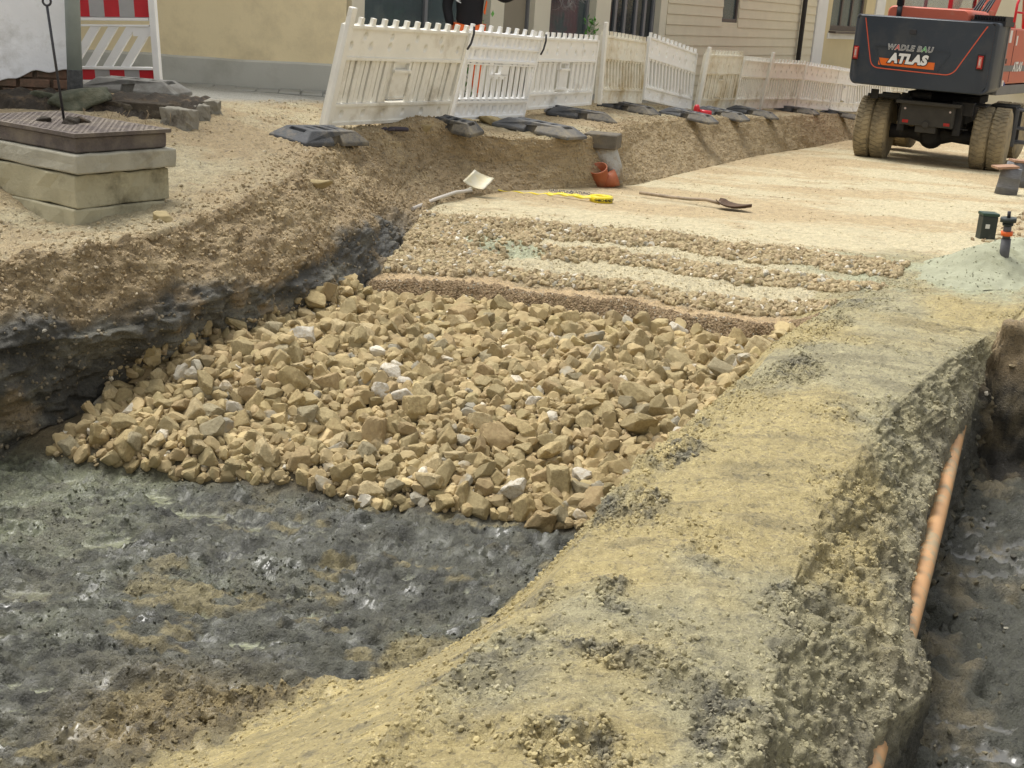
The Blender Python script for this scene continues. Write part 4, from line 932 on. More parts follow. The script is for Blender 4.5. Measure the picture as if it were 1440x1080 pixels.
for k, (s_, txt) in enumerate(((.28, 'ACHTUNG'), (.70, 'GASLEITUNG'))):
    c_ = st.lerp(pe, s_)+Vector((0, -.012 if k else -.026, .052)); nrm_ = Vector((dxy.y, -dxy.x, 0))*.75+Vector((0, 0, .66)); nrm_.normalize(); xx = dxy; yy = nrm_.cross(xx)
    text_obj('lettering', txt, .042, Matrix.Translation(c_+nrm_*.010) @ Matrix((xx, yy, nrm_)).transposed().to_4x4(), BLK, tr_, .0008, .001)
for k in range(4):
    a = radians(-110+k*26); nrm_ = Vector((cos(a), sin(a), 0)); xx = Vector((-sin(a), cos(a), 0)); text_obj('lettering', 'ACHT' if k % 2 else 'GAS', .034, Matrix.Translation(nrm_*.1158+Vector((0, 0, .030))) @ Matrix((xx, Vector((0, 0, 1)), nrm_)).transposed().to_4x4(), BLK, tr_, .0006, .0008)
# ---------------------------------------------------------------- work glove
GLV = mat('dark_glove', (.055, .045, .055), .85, 0, .25, 20, .5, 90); p_ = ground_px(552, 187); o = empty('work_glove', p_, 'dark work glove lying on the earth under the nearest barrier panel', 'glove')
bm = NB(); tube(bm, [(.16, .02, .035), (.09, .01, .04), (.02, 0, .038), (-.05, 0, .034)], [.042, .040, .044, .040], 12, sx=1.0, sy=.55)
for k, (yy, ln) in enumerate(((.032, .075), (.011, .09), (-.011, .085), (-.032, .065))): tube(bm, [(-.04, yy, .034), (-.04-ln*.5, yy*1.3, .042), (-.04-ln, yy*1.5, .022)], [.013, .012, .009], 8)
tube(bm, [(.02, -.03, .035), (-.02, -.065, .04), (-.06, -.075, .025)], [.016, .013, .010], 8)
q = obj('glove_fabric', bm, GLV, o, True); sbm = q.modifiers.new('s', 'SUBSURF'); sbm.levels = sbm.render_levels = 1; o.rotation_euler = (0, 0, radians(12))
# loose stones on the side ground
LST = ROCKV[1]
for k, (px, py, r_, lab) in enumerate([(650, 178, .075, 'brown stone under the joint between the two nearest barrier panels'), (690, 174, .085, 'olive stone just left of the crosswise rubber foot'), (697, 172, .05, 'small pale stone touching the olive one by the rubber foot'), (447, 262, .055, 'single tan stone stuck in the earth bank below the nearest barrier foot'), (230, 310, .045, 'single tan stone in front of the manhole shaft'), (598, 184, .05, 'tan stone on top of the rubble lump under the first panel')]):
    p_ = ground_px(px, py); V, Fc = rock_shape(4, 820+k, 9); o = mesh_np('stone', V*r_*np.array((1.3, 1, .8)), Fc, LST, True); o.location = p_+Vector((0, 0, r_*.35)); tag(o, lab, 'stone')
for k, (px, py, r_, lab) in enumerate([(90, 780-70, .03, 'small stone in the mud left of the rock heap')]):
    pass
# ---------------------------------------------------------------- orange sewer pipe in the ridge flank
OPI = mat('orange_pipe', (.50, .28, .125), .5, 0, .06, 5, 0, 40, dirt=(.34, .26, .15), ds=9, dt=(.50, .60))
pa, pb = unp(1236, 1075, 1.80), unp(1356, 596, 1.78); dr_ = (pb-pa).normalized(); pts_ = [pa-dr_*1.6, pa, pa.lerp(pb, .2)+Vector((.006, 0, 0)), pa.lerp(pb, .4)+Vector((.010, 0, 0)), pa.lerp(pb, .6)+Vector((.010, 0, 0)), pa.lerp(pb, .8)+Vector((.006, 0, 0)), pb, pb+dr_*.5]
pts_ = [p_+Vector((-.026, 0.01, 0)) for p_ in pts_]
bm = NB(); tube(bm, pts_, .043, 32); o = obj('sewer_pipe', bm, OPI, None); tag(o, 'orange plastic pipe half buried along the ridge flank in the trench', 'pipe')
# ---------------------------------------------------------------- right side: cable stubs, box, valve rod, sand heap
GRN = mat('green_sand', (.33, .335, .235), .97, 0, .12, 6, .6, 90, dirt=(.22, .22, .13), ds=4, dt=(.5, .8))
pc_ = ground_px(1418, 385); gx = np.linspace(-1.15, 1.15, 150); GX, GY = np.meshgrid(gx, gx); PX = GX+pc_.x+.15; PY = GY+pc_.y+.25
rr_ = np.sqrt((GX*.85)**2+(GY*.95)**2); Q3 = np.stack([PX, PY, PX*0], -1); base_ = np.array([[ground_at(PX[i, j], PY[i, j]) for j in range(0, 150, 5)]+[ground_at(PX[i, -1], PY[i, -1])] for i in range(150)])
bi = np.array([np.interp(np.arange(150), list(range(0, 150, 5))+[149], base_[i]) for i in range(150)])
hh = .30*np.clip(1-rr_/.62, 0, 1)**.9+.26*np.clip(1-np.sqrt((GX-.62)**2+(GY-.55)**2)/.6, 0, 1)+.16*np.clip(1-np.sqrt((GX+.45)**2+(GY+.35)**2)/.5, 0, 1)
hh = hh+np.where(hh > .01, .02*fbm(Q3, 5, 4, 91)+.008*fbm(Q3, 22, 2, 92), 0); ZZ = bi+hh-.025+.02*sm(1.05-rr_, 0, .2)*0
ids_ = np.arange(150*150).reshape(150, 150); qs = np.stack([ids_[:-1, :-1], ids_[:-1, 1:], ids_[1:, 1:], ids_[1:, :-1]], -1).reshape(-1, 4); keep = (hh[:-1, :-1] > .008).ravel()
Vh = np.stack([PX, PY, ZZ], -1).reshape(-1, 3); used, inv = np.unique(qs[keep], return_inverse=True); o = mesh_np('sand_heap', Vh[used], inv.reshape(-1, 4), GRN, True); tag(o, 'heap of pale green sand around the valve rod', 'sand heap')
def heapz(x, y): i = int(np.clip((y-PY[0, 0])/(gx[1]-gx[0]), 0, 149)); j = int(np.clip((x-PX[0, 0])/(gx[1]-gx[0]), 0, 149)); return float(ZZ[i, j])
BKP = mat('black_plastic', (.022, .03, .026), .5, 0, .2, 8, .1, dirt=(.12, .11, .08), ds=5, dt=(.58, .8)); ORF = mat('orange_marker', (.75, .13, .02), .5, 0, .08, 8, .05)
Dh = proj(pc_)[2]; 
for _t in np.arange(Dh-1.2, Dh+1.5, .02):
    a = atd(1412, 360, _t)
    if a.z < heapz(a.x, a.y): break
b = atd(1419, 302, proj(a)[2]-.10); v_ = empty('valve_rod', a, 'black valve extension rod with an orange band stuck in the green sand heap', 'valve rod')
q = b-a; bm = NB(); tube(bm, [-q*.25, q*.42], .036, 14); tube(bm, [q*.42, q*.84], .029, 14); obj('sleeve', bm, mat('grey_sleeve', (.09, .09, .095), .6, 0, .3, 10, .2), v_, True)
bm = NB(); tube(bm, [q*.50, q*.60], .043, 16); obj('band', bm, ORF, v_, True)
bm = NB(); tube(bm, [q*.74, q*.80], .040, 12); tube(bm, [q*.83, q*.93], .062, 8); obj('cap', bm, BKP, v_); bm = NB(); tube(bm, [q*.93, q*1.08], .014, 8); obj('spindle', bm, DARKM, v_, True)
p_ = ground_px(1390, 337); bx_ = empty('valve_box', p_+Vector((0, .1, 0)), 'small dark green box with a white sticker behind the green sand heap', 'valve box'); bm = NB(); box(bm, (0, 0, .10), (.145, .145, .23)); obj('casing', bm, BKP, bx_, bevel=.01)
bm = NB(); box(bm, (0, 0, .23), (.16, .16, .03)); obj('lid', bm, mat('dark_green_lid', (.02, .05, .033), .5), bx_, bevel=.008); bm = NB(); box(bm, (-.02, -.075, .12), (.04, .004, .04)); obj('sticker', bm, mat('sticker_white', (.6, .6, .56), .6), bx_)
CAB = mat('grey_cable_stub', (.16, .16, .165), .7, 0, .3, 18, .5, 60, stretch=(1, 1, 6)); RDW = mat('reddish_wood', (.32, .19, .12), .8, 0, .15, 9)
for k, (px, py, lab, h) in enumerate([(1414, 273, 'nearer of two grey wrapped pipe stubs with reddish wooden lids', .36), (1426, 262, 'farther of two grey wrapped pipe stubs, half hidden by the nearer one', .36)]):
    p_ = ground_px(px, py); s_ = empty('pipe_stub', p_, lab, 'pipe stub', 'pipe stubs at the edge of the road bed'); bm = NB(); lathe(bm, [(.15, -.05), (.145, .08), (.150, .085), (.142, .10), (.14, .22), (.146, .225), (.138, .24), (.132, h)], Matrix.Rotation(radians(5-9*k), 4, 'Y'), 20); obj('sleeve', bm, CAB, s_, False)
    bm = NB(); box(bm, (-.03 if not k else .03, 0, h+.012), (.29, .27, .03), Matrix.Rotation(radians(-6 if k == 0 else 2), 4, 'Y')); obj('wooden_lid', bm, RDW, s_)
# grit on the green heap
_r = np.random.default_rng(88); _k = [(i, j) for i, j in zip(_r.integers(0, 150, 9000), _r.integers(0, 150, 9000)) if hh[i, j] > .01 or (rr_[i, j] < .9 and _r.random() < .12)][:1500]
_p = np.array([(PX[i, j]+_r.normal(0, .006), PY[i, j]+_r.normal(0, .006), (ZZ[i, j] if hh[i, j] > .01 else bi[i, j])+.002) for i, j in _k]); _s = .002+.006*_r.random(len(_p))**3
tag(scatter('sand_grit', chips, _p, _s, GRAV, np.clip(np.array((.31, .31, .22))[None]*(1+_r.normal(0, .18, (len(_p), 1))), .03, .7), False, 5), 'coarse grains on the pale green sand heap', kind='stuff')
# ================================================================ BUILDINGS
def plaster(name, col, d, **k): return mat(name, col, .93, 0, .06, 1.3, .25, 35, dirt=d, **k)
YW = plaster('yellow_plaster', (.80, .68, .43), (.62, .52, .33), ds=1.4, dt=(.48, .72)); PLG = plaster('grey_plinth', (.50, .495, .44), (.34, .33, .28), ds=1.6, dt=(.5, .85))
CRW = plaster('cream_plaster', (.70, .65, .51), (.5, .46, .35), ds=1.5, dt=(.6, .9)); WHW = mat('whitewash', (.92, .93, .94), .95, 0, .08, 2.4, .5, 14, dirt=(.38, .37, .32), ds=2.4, dt=(.54, .84), bdist=.015)
SIDM = mat('cream_clapboard', (.66, .60, .44), .7, 0, .06, 2, .1, 30, stretch=(1, 1, 1)); WHT = mat('white_trim', (.72, .72, .70), .55, 0, .05, 3, .05)
GL = glass_mat('window_glass', (.10, .135, .14)); GLD = glass_mat('dark_glass', (.035, .045, .05)); FRG = mat('grey_window_frame', (.20, .205, .215), .45, .2, .06, 4, .05); BRF = mat('brown_window_frame', (.095, .075, .065), .5, 0, .1, 6, .1)
DPIPE = mat('dark_downpipe', (.03, .028, .028), .45, .2, .15, 6, .05); BRK = mat('brick_old', (.20, .115, .075), .95, 0, .3, 7, .8, 40, dirt=(.10, .08, .055), ds=4, dt=(.40, .6))
ROOF = mat('roof_tiles', (.28, .10, .06), .85, 0, .2, 9, .4, 30); DOORB = mat('taupe_door', (.27, .235, .17), .6, 0, .06, 3, .05)
CURT = mat('curtain_fabric', (.36, .42, .42), .9, 0, .25, 2, 0, stretch=(14, 14, .4)); GREENM = mat('green_panel', (.03, .22, .07), .6); PAVE = mat('pavement_slab', (.30, .30, .27), .95, 0, .15, 3, .5, 40, dirt=(.17, .17, .13), ds=3, dt=(.5, .7))
def wall_frame(A, B, zb, label, name, cat, parent_loc=None):
    """building Empty with local x along A->B, y into the building, z up"""
    A = Vector((A[0], A[1], zb)); B = Vector((B[0], B[1], zb)); L = (B-A).length; a = atan2(B.y-A.y, B.x-A.x)
    return empty(name, A, label, cat, rz=a), L
def at_px(o, L, px, z, zpx=None):
    """local x on the facade (y=0) seen at picture column px at height z"""
    Mx = o.matrix_basis; best = None
    lo, hi = -3., L+8
    f_ = lambda x: proj(Mx @ Vector((x, 0, z)))[0]-px
    for _ in range(50):
        m = (lo+hi)/2
        if f_(m) < 0: lo = m
        else: hi = m
    return (lo+hi)/2
def wall_panelled(o, x0, x1, z0, z1, opens, mt, name='wall', th=.32, y=0.):
    """wall with real rectangular openings [(xa, xb, za, zb)] sorted by x, built of butted pieces in ONE mesh"""
    bm = NB(); xs = sorted({x0, x1, *[v for a in opens for v in a[:2]]}); zs = sorted({z0, z1, *[v for a in opens for v in a[2:]]})
    def hole(i, j):
        cx, cz = (xs[i]+xs[i+1])/2, (zs[j]+zs[j+1])/2
        return any(a[0] < cx < a[1] and a[2] < cz < a[3] for a in opens)
    nx, nz = len(xs)-1, len(zs)-1
    for i in range(nx):
        for j in range(nz):
            if hole(i, j): continue
            for yy, fl in ((y, False), (y+th, True)):
                vs = [bm.verts.new((xs[i+a], yy, zs[j+b])) for a, b in ((0, 0), (1, 0), (1, 1), (0, 1))]; bm.faces.new(vs[::-1] if fl else vs)
            for di, dj, e in ((-1, 0, ((0, 0), (0, 1))), (1, 0, ((1, 0), (1, 1))), (0, -1, ((0, 0), (1, 0))), (0, 1, ((0, 1), (1, 1)))):
                ii, jj = i+di, j+dj
                if ii < 0 or jj < 0 or ii >= nx or jj >= nz or hole(ii, jj):
                    (a, b), (c_, d) = e; bm.faces.new([bm.verts.new((xs[i+a], y, zs[j+b])), bm.verts.new((xs[i+c_], y, zs[j+d])), bm.verts.new((xs[i+c_], y+th, zs[j+d])), bm.verts.new((xs[i+a], y+th, zs[j+b]))])
    bmesh.ops.remove_doubles(bm, verts=bm.verts[:], dist=1e-4)
    return obj(name, bm, mt, o)
def window(o, xa, xb, za, zb, fm, gm, mull=(), trans=(), fr=.06, inset=.09, curtain=None, sill=None):
    bm = NB(); y = inset
    box(bm, (xa+fr/2, y, (za+zb)/2), (fr, .07, zb-za)); box(bm, (xb-fr/2, y, (za+zb)/2), (fr, .07, zb-za)); box(bm, ((xa+xb)/2, y, za+fr/2), (xb-xa-2*fr, .068, fr)); box(bm, ((xa+xb)/2, y, zb-fr/2), (xb-xa-2*fr, .068, fr))
    for m in mull: box(bm, (xa+(xb-xa)*m, y, (za+zb)/2), (fr, .066, zb-za-2*fr))
    for t in trans: box(bm, ((xa+xb)/2, y, za+(zb-za)*t), (xb-xa-2*fr, .062, fr*.8))
    w_ = obj('window', bm, fm, o, bevel=.006)
    bm = NB(); box(bm, ((xa+xb)/2, y+.005, (za+zb)/2), (xb-xa-fr*1.2, .012, zb-za-fr*1.2)); obj('pane', bm, gm, w_)
    if sill:
        bm = NB(); box(bm, ((xa+xb)/2, -.05, za-.03), (xb-xa+.12, .26, .05)); obj('sill', bm, sill, w_, bevel=.006)
    if curtain:
        bm = NB(); n_ = 40
        for i in range(n_):
            pass
        rows = [(bm.verts.new((xa+.06+(xb-xa-.12)*i/60, y+.10+.02*sin(i*1.3), za+.06)), bm.verts.new((xa+.06+(xb-xa-.12)*i/60, y+.10+.02*sin(i*1.3), zb-.05))) for i in range(61)]
        for a, b in zip(rows, rows[1:]): bm.faces.new((a[0], b[0], b[1], a[1])).smooth = True
        obj('curtain', bm, curtain, w_)
    return w_
def shell(o, L, dep, z0, z1, mt, ridge=1.6, over=.35, hollow=None):
    """back, sides and a pitched roof behind a facade of length L"""
    bm = NB(); box(bm, (L/2, dep, (z0+z1)/2), (L, .3, z1-z0)); box(bm, (.15, dep/2+.08, (z0+z1)/2), (.298, dep-.47, z1-z0-.004)); box(bm, (L-.15, dep/2+.08, (z0+z1)/2), (.298, dep-.47, z1-z0-.004)); box(bm, (L/2, dep*.5, z0+.02), (L-.62, dep-.5, .04))
    obj('outer_wall', bm, mt, o)
    bm = NB(); yA, yB = -over, dep+over; v = [bm.verts.new(p_) for p_ in ((-over, yA, z1), (L+over, yA, z1), (L+over, yB, z1), (-over, yB, z1), (-over, dep/2, z1+ridge), (L+over, dep/2, z1+ridge))]
    for q in ((0, 1, 5, 4), (2, 3, 4, 5), (0, 4, 3), (1, 2, 5), (3, 2, 1, 0)): bm.faces.new([v[i] for i in q])
    obj('roof', bm, ROOF, o)
# --- yellow house, facing the camera across the left
Ay = atd(60, 116, 14.6); By = atd(484, 130, 15.1); yz = 2.72
yo, Ly = wall_frame(Ay, By, yz, 'yellow rendered house with a grey plinth and a weathered base line', 'yellow_house', 'house')
wall_panelled(yo, -2.5, Ly, .0, 4.4, [(-1.6, -.6, 1.4, 3.0)], YW, 'facade')
window(yo, -1.6, -.6, 1.4, 3.0, WHT, GL, (.5,))
bm = NB(); nseg = 120; prof = []
for i in range(nseg+1):
    x = -2.5+(Ly+2.5)*i/nseg; z = .40-.006*x*0+.012*mnoise.noise(Vector((x*3, 0, 0)))+.02*mnoise.noise(Vector((x*.7, 3, 0)))
    prof.append((bm.verts.new((x, -.055, .0)), bm.verts.new((x, -.055, z-.01)), bm.verts.new((x, .002, z+.012))))
for a, b in zip(prof, prof[1:]): bm.faces.new((a[0], b[0], b[1], a[1])); bm.faces.new((a[1], b[1], b[2], a[2]))
obj('plinth', bm, PLG, yo)
bm = NB(); box(bm, (Ly/2-1.2, 5.2, 2.2), (Ly+2.4, .3, 4.4)); box(bm, (-2.35, 2.75, 2.198), (.3, 4.6, 4.396)); box(bm, (Ly-.15, 2.75, 2.198), (.3, 4.6, 4.396)); obj('outer_wall', bm, YW, yo)
bm = NB(); v = [bm.verts.new(p_) for p_ in ((-2.8, -.3, 4.4), (Ly+.2, -.3, 4.4), (Ly+.2, 5.6, 4.4), (-2.8, 5.6, 4.4), (-2.8, 2.6, 6.2), (Ly+.2, 2.6, 6.2))]
for q in ((0, 1, 5, 4), (2, 3, 4, 5), (0, 4, 3), (1, 2, 5), (3, 2, 1, 0)): bm.faces.new([v[i] for i in q])
obj('roof', bm, ROOF, yo)
# pavement strip in front of the yellow house
bm = NB(); n_ = 26
for i in range(n_):
    for j in range(2):
        x = -3+(Ly+3)*(i+.5)/n_; box(bm, (x+random.gauss(0, .004), -.28-.34*j, .0+random.gauss(0, .006)), ((Ly+3)/n_-.012, .325, .1))
q = obj('pavement', bm, PAVE, None, bevel=.01); q.matrix_world = yo.matrix_basis @ Matrix.Translation((0, 0, .06)); tag(q, 'cracked grey slab strip along the yellow house', kind='structure')
# --- street row: shop house, clapboard house, cream house
v0 = -9.0; uA = UV(By.x, By.y)[0]+.1; SX = XY(uA, UV(By.x, By.y)[1]); sdir = Vector((sin(SA), cos(SA), 0)); A0 = Vector((SX[0], SX[1], 0))
def seg_end(px, z=3.2):
    lo, hi = 0, 90
    for _ in range(50):
        m = (lo+hi)/2; P_ = A0+sdir*m
        if proj((P_.x, P_.y, z))[0] < px: lo = m
        else: hi = m
    return A0+sdir*lo
E1, E2, E3 = seg_end(932), seg_end(1139), seg_end(1256)
so1, L1 = wall_frame(A0, E1, 2.45, 'cream fronted shop house with big grey framed windows behind the barriers', 'shop_house', 'house')
X = lambda px, z=1.4: at_px(so1, L1, px, z)
xs_ = [X(513), X(690), X(709), X(752), X(774), X(838), X(858), X(928)]
ops = [(xs_[0], xs_[1], .75, 2.95), (xs_[2], xs_[3], .1, 2.7), (xs_[4], xs_[5], .75, 2.95), (xs_[6], xs_[7], .1, 2.95)]
wall_panelled(so1, 0, L1, -.3, 4.6, ops, CRW, 'facade')
window(so1, *ops[0], FRG, GL, (.52,), (), .07, .16, CURT); window(so1, *ops[2], FRG, GL, (), (), .07, .16, CURT)
bm = NB(); a, b, z0_, z1_ = ops[1]; box(bm, ((a+b)/2, .15, (z0_+z1_)/2), (b-a-.10, .05, z1_-z0_-.06)); 
d_ = obj('door', bm, DOORB, so1, bevel=.005); bm = NB(); tube(bm, [(a+.25, .10, 1.1), (a+.25, .07, 1.1), (a+.37, .07, 1.1)], .012, 8); obj('handle', bm, FRG, d_, True)
bm = NB(); box(bm, (a+.02, .14, (z0_+z1_)/2), (.045, .1, z1_-z0_)); box(bm, (b-.02, .14, (z0_+z1_)/2), (.045, .1, z1_-z0_)); obj('door_frame', bm, FRG, so1)
a, b, z0_, z1_ = ops[3]; W3 = b-a
gf = window(so1, a, b, z0_, z1_, FRG, GLD, (.22, .40, .62, .80), (.32,), .085, .14)
bm = NB(); box(bm, (a+W3*.13, .30, 1.5), (W3*.07, .03, 2.2)); obj('green_panel', bm, GREENM, gf)
# slatted blinds behind the right panes
for s_, e_ in ((.43, .60), (.65, .78)):
    bm = NB()
    for k in range(34): box(bm, (a+W3*(s_+e_)/2, .26, .3+k*.075), (W3*(e_-s_), .012, .055), Matrix.Identity(4))
    obj('blind', bm, mat('dark_blind', (.05, .055, .06), .6), gf)
shell(so1, L1, 7.5, -.3, 4.6, CRW, 1.6, .0)
# window decoration: dried branch and a small plant, ornament
WB = mat('white_branch', (.28, .25, .22), .9); LEAF = mat('leaf_green', (.12, .34, .05), .6, 0, .3, 10, .1)
def leaves(name, loc, n, r, h, mt, label, cat, seed):
    r_ = random.Random(seed); bm = NB()
    for k in range(n):
        c_ = Vector((r_.gauss(0, r*.45), r_.gauss(0, r*.3), r_.uniform(0, h))); d = Vector((r_.gauss(0, 1), r_.gauss(0, 1), r_.uniform(.2, 1.2))).normalized(); s = d.cross(Vector((0, 0, 1))).normalized()*.022
        q = [bm.verts.new(c_), bm.verts.new(c_+d*.05+s), bm.verts.new(c_+d*.11), bm.verts.new(c_+d*.05-s)]; bm.faces.new(q)
    return bm
def plant(wx, z, r, h, n, label, seed, wy=.30):
    p_ = so1.matrix_basis @ Vector((wx, wy, z)); o = empty('window_plant', p_, label, 'plant'); bm = leaves('l', p_, n, r, h, LEAF, '', '', seed); bmesh.ops.translate(bm, verts=bm.verts[:], vec=(0, 0, .1)); obj('leaves', bm, LEAF, o)
    bm = NB(); lathe(bm, [(.05, 0), (.075, .12), (.065, .12), (.05, .02)], None, 14); obj('pot', bm, mat('pot_grey', (.3, .28, .26), .7), o, True); return o
def twig(p_, n, ln, seed, name, label, cat, mt, down=False):
    r_ = random.Random(seed); bm = NB()
    def br(a, d, l, r, dep):
        b = a+d*l; tube(bm, [a, a.lerp(b, .5)+Vector((r_.gauss(0, .015), r_.gauss(0, .015), 0)), b], [r, r*.8, r*.5], 6)
        if dep: 
            for _ in range(3): br(a.lerp(b, r_.uniform(.4, 1)), (d+Vector((r_.gauss(0, .6), r_.gauss(0, .3), r_.gauss(0, .35)))).normalized(), l*.62, r*.55, dep-1)
    for k in range(n): br(Vector((0, 0, 0)), Vector((r_.gauss(0, .35), r_.gauss(0, .1), -1 if down else 1)).normalized(), ln, .012, 3)
    o = obj(name, bm, mt, None); o.location = p_; tag(o, label, cat); return o
gp = at_px(so1, L1, 622, 1.2); p_ = so1.matrix_basis @ Vector((gp, -.30, .0)); 
tw_ = twig(p_, 2, .66, 5, 'bare_twig', 'bare twiggy branch standing beside the worker behind the first barrier', 'branch', mat('bark', (.10, .085, .075), .9))
bm = leaves('l', None, 260, .20, 1.32, LEAF, '', '', 3); o = obj('green_shrub', bm, LEAF); p_ = so1.matrix_basis @ Vector((at_px(so1, L1, 622, 1.2), -.42, .02)); o.location = p_; tag(o, 'small bright green plant left of the worker behind the first barrier', 'plant')
p_ = so1.matrix_basis @ Vector((at_px(so1, L1, 795, 1.7), -.05, 1.95)); twig(p_, 3, .30, 9, 'window_ornament', 'knotted silvery ornament hanging in the shop window', 'ornament', mat('silver_twine', (.38, .35, .33), .6), True)
bm = leaves('l', None, 60, .12, .35, LEAF, '', '', 8); o = obj('window_plant', bm, LEAF); o.location = so1.matrix_basis @ Vector((at_px(so1, L1, 823, 1.3), -.12, .98)); tag(o, 'low green plant at the bottom of the shop window with the ornament', 'plant')
# clapboard house
so2, L2 = wall_frame(E1, E2, 2.1, 'clapboard house in beige boards with a dark downpipe', 'clapboard_house', 'house')
xa_, xb_ = .05, at_px(so2, L2, 1036, 1.8)*0+at_px(so2, L2, 951, 1.8)
xw0, xw1 = at_px(so2, L2, 1014, 2.) if False else .25, at_px(so2, L2, 1036, 2.)
ww = at_px(so2, L2, 1037, 1.9); zz = 1.92
bm = NB(); nb = 27; bh = .182
opn = (at_px(so2, L2, 1016, 1.9), at_px(so2, L2, 1038, 1.9))
wz0 = None
# window bottom edge at picture row 30
lo, hi = 0., 4.
for _ in range(40):
    m_ = (lo+hi)/2
    if proj(so2.matrix_basis @ Vector((opn[0], 0, m_)))[1] > 31: lo = m_
    else: hi = m_
wz0 = lo
wall_panelled(so2, 0, L2, -.4, 4.8, [(opn[0], opn[1], wz0, wz0+1.3)], SIDM, 'facade', th=.25)
for k in range(nb):
    z = .02+k*bh
    for (a, b) in (((0, opn[0]-.02), (opn[1]+.02, L2)) if z+bh > wz0-.02 and z < wz0+1.3 else ((0, L2),)):
        vs = [bm.verts.new(p_) for p_ in ((a, -.020, z), (b, -.020, z), (b, -.004, z+bh-.006), (a, -.004, z+bh-.006), (a, -.002, z), (b, -.002, z))]
        bm.faces.new((vs[0], vs[1], vs[2], vs[3])); bm.faces.new((vs[4], vs[5], vs[1], vs[0])); bm.faces.new((vs[0], vs[3], vs[4])); bm.faces.new((vs[1], vs[5], vs[2]))
obj('clapboards', bm, SIDM, so2); window(so2, opn[0], opn[1], wz0, wz0+1.3, BRF, GL, (), (), .07, .05, CURT)
bm = NB(); xd = at_px(so2, L2, 1121, 1.6); tube(bm, [(xd, -.10, -.2), (xd, -.10, 4.7)], .055, 12)
for z in (.5, 2.4): lathe(bm, [(.056, z), (.066, z+.01), (.066, z+.04), (.056, z+.05)], Matrix.Translation((xd, -.10, 0)), 12)
obj('downpipe', bm, DPIPE, so2, True); shell(so2, L2, 7.5, -.4, 4.8, SIDM, 1.8, .0)
# cream house with brown window
so3, L3_ = wall_frame(E2, E3, 1.75, 'pale yellow house with white corner strip and brown framed window', 'cream_house', 'house')
CY = plaster('pale_yellow_plaster', (.60, .51, .31), (.5, .43, .28), ds=1.5, dt=(.6, .9)); xw = (at_px(so3, L3_, 1166, 2.), at_px(so3, L3_, 1213, 2.))
lo, hi = 0., 4.
for _ in range(40):
    m_ = (lo+hi)/2
    if proj(so3.matrix_basis @ Vector((xw[0], 0, m_)))[1] > 43: lo = m_
    else: hi = m_
wall_panelled(so3, 0, L3_, -.5, 5.2, [(xw[0], xw[1], lo, lo+1.6)], CY, 'facade'); window(so3, xw[0], xw[1], lo, lo+1.6, BRF, GL, (.36, .66), (), .13, .10, CURT, BRF)
bm = NB(); xc = at_px(so3, L3_, 1157, 2.); box(bm, (xc*.5+.02, -.02, 2.4), (xc, .05, 5.3)); box(bm, ((xw[0]+xw[1])/2, -.012, lo-.12), (xw[1]-xw[0]+.3, .03, .14)); obj('white_strip', bm, WHT, so3)
bm = NB(); x2 = at_px(so3, L3_, 1226, 2.); box(bm, (x2+.4, -.02, 2.4), (.9, .05, 5.3)); obj('corner_strip', bm, WHT, so3); shell(so3, L3_, 7.5, -.5, 5.2, CY, 1.8, .0)
# farther houses closing the street behind the digger
E4 = E3+sdir*9; so4, L4 = wall_frame(E3+sdir*.02, E4, 1.5, 'light house with dark doorway behind the digger cab', 'far_house', 'house')
o4 = [(1.2, 2.6, .1, 2.4), (4.2, 6.2, .9, 2.6)]; wall_panelled(so4, 0, L4, -.6, 5.4, o4, CRW, 'facade'); window(so4, *o4[0], BRF, GLD, (.5,), (), .08); window(so4, *o4[1], FRG, GLD, (.33, .66), (), .07); shell(so4, L4, 7.5, -.6, 5.4, CRW, 1.8, 0)
bB = E4+sdir*9; A5 = E4+sdir*1.0; B5 = A5+Vector((cos(SA), -sin(SA), 0))*16; so5, L5 = wall_frame(A5, B5, 1.2, 'pale house standing across the end of the street', 'end_house', 'house')
o5 = [(2, 3.4, 1, 2.6), (6, 7.4, 1, 2.6), (9.5, 10.9, 1, 2.6), (12.6, 14, 1, 2.6)]; wall_panelled(so5, 0, L5, -.8, 6, o5, CRW, 'facade')
for q in o5: window(so5, *q, BRF, GLD, (.5,), (), .08, sill=WHT)
shell(so5, L5, 8, -.8, 6, CRW, 2.2, .3)
# --- whitewashed building, left
Aw = atd(-700, 60, 9.4); Bw = atd(100, 110, 10.35); wo, Lw = wall_frame(Aw, Bw, 2.75, 'old whitewashed wall with bare bricks showing at its foot', 'white_house', 'house')
bm = NB(); NX, NZ = 150, 60; g = {}
for i in range(NX+1):
    for j in range(NZ+1):
        x = Lw*i/NX; zlow = .34+.16*sm(np.array((Lw-x)/.9), 0, 1)*-1+.05*mnoise.noise(Vector((x*2.3, 0, 0)))+.03*mnoise.noise(Vector((x*8, 0, 1))); zlow = float(zlow)+.12
        t = j/NZ; z = zlow+(4.3-zlow)*t**1.5; y = -.03+.012*mnoise.noise(Vector((x*1.2, z*1.2, 0)))+.004*mnoise.noise(Vector((x*6, z*6, 0)))
        g[i, j] = bm.verts.new((x, y, z))
for i in range(NX):
    for j in range(NZ): bm.faces.new((g[i, j], g[i+1, j], g[i+1, j+1], g[i, j+1])).smooth = True
back = [bm.verts.new((g[i, 0].co.x, .03, g[i, 0].co.z)) for i in range(NX+1)]
for i in range(NX): bm.faces.new((back[i], back[i+1], g[i+1, 0], g[i, 0]))
obj('facade', bm, WHW, wo)
bm = NB()
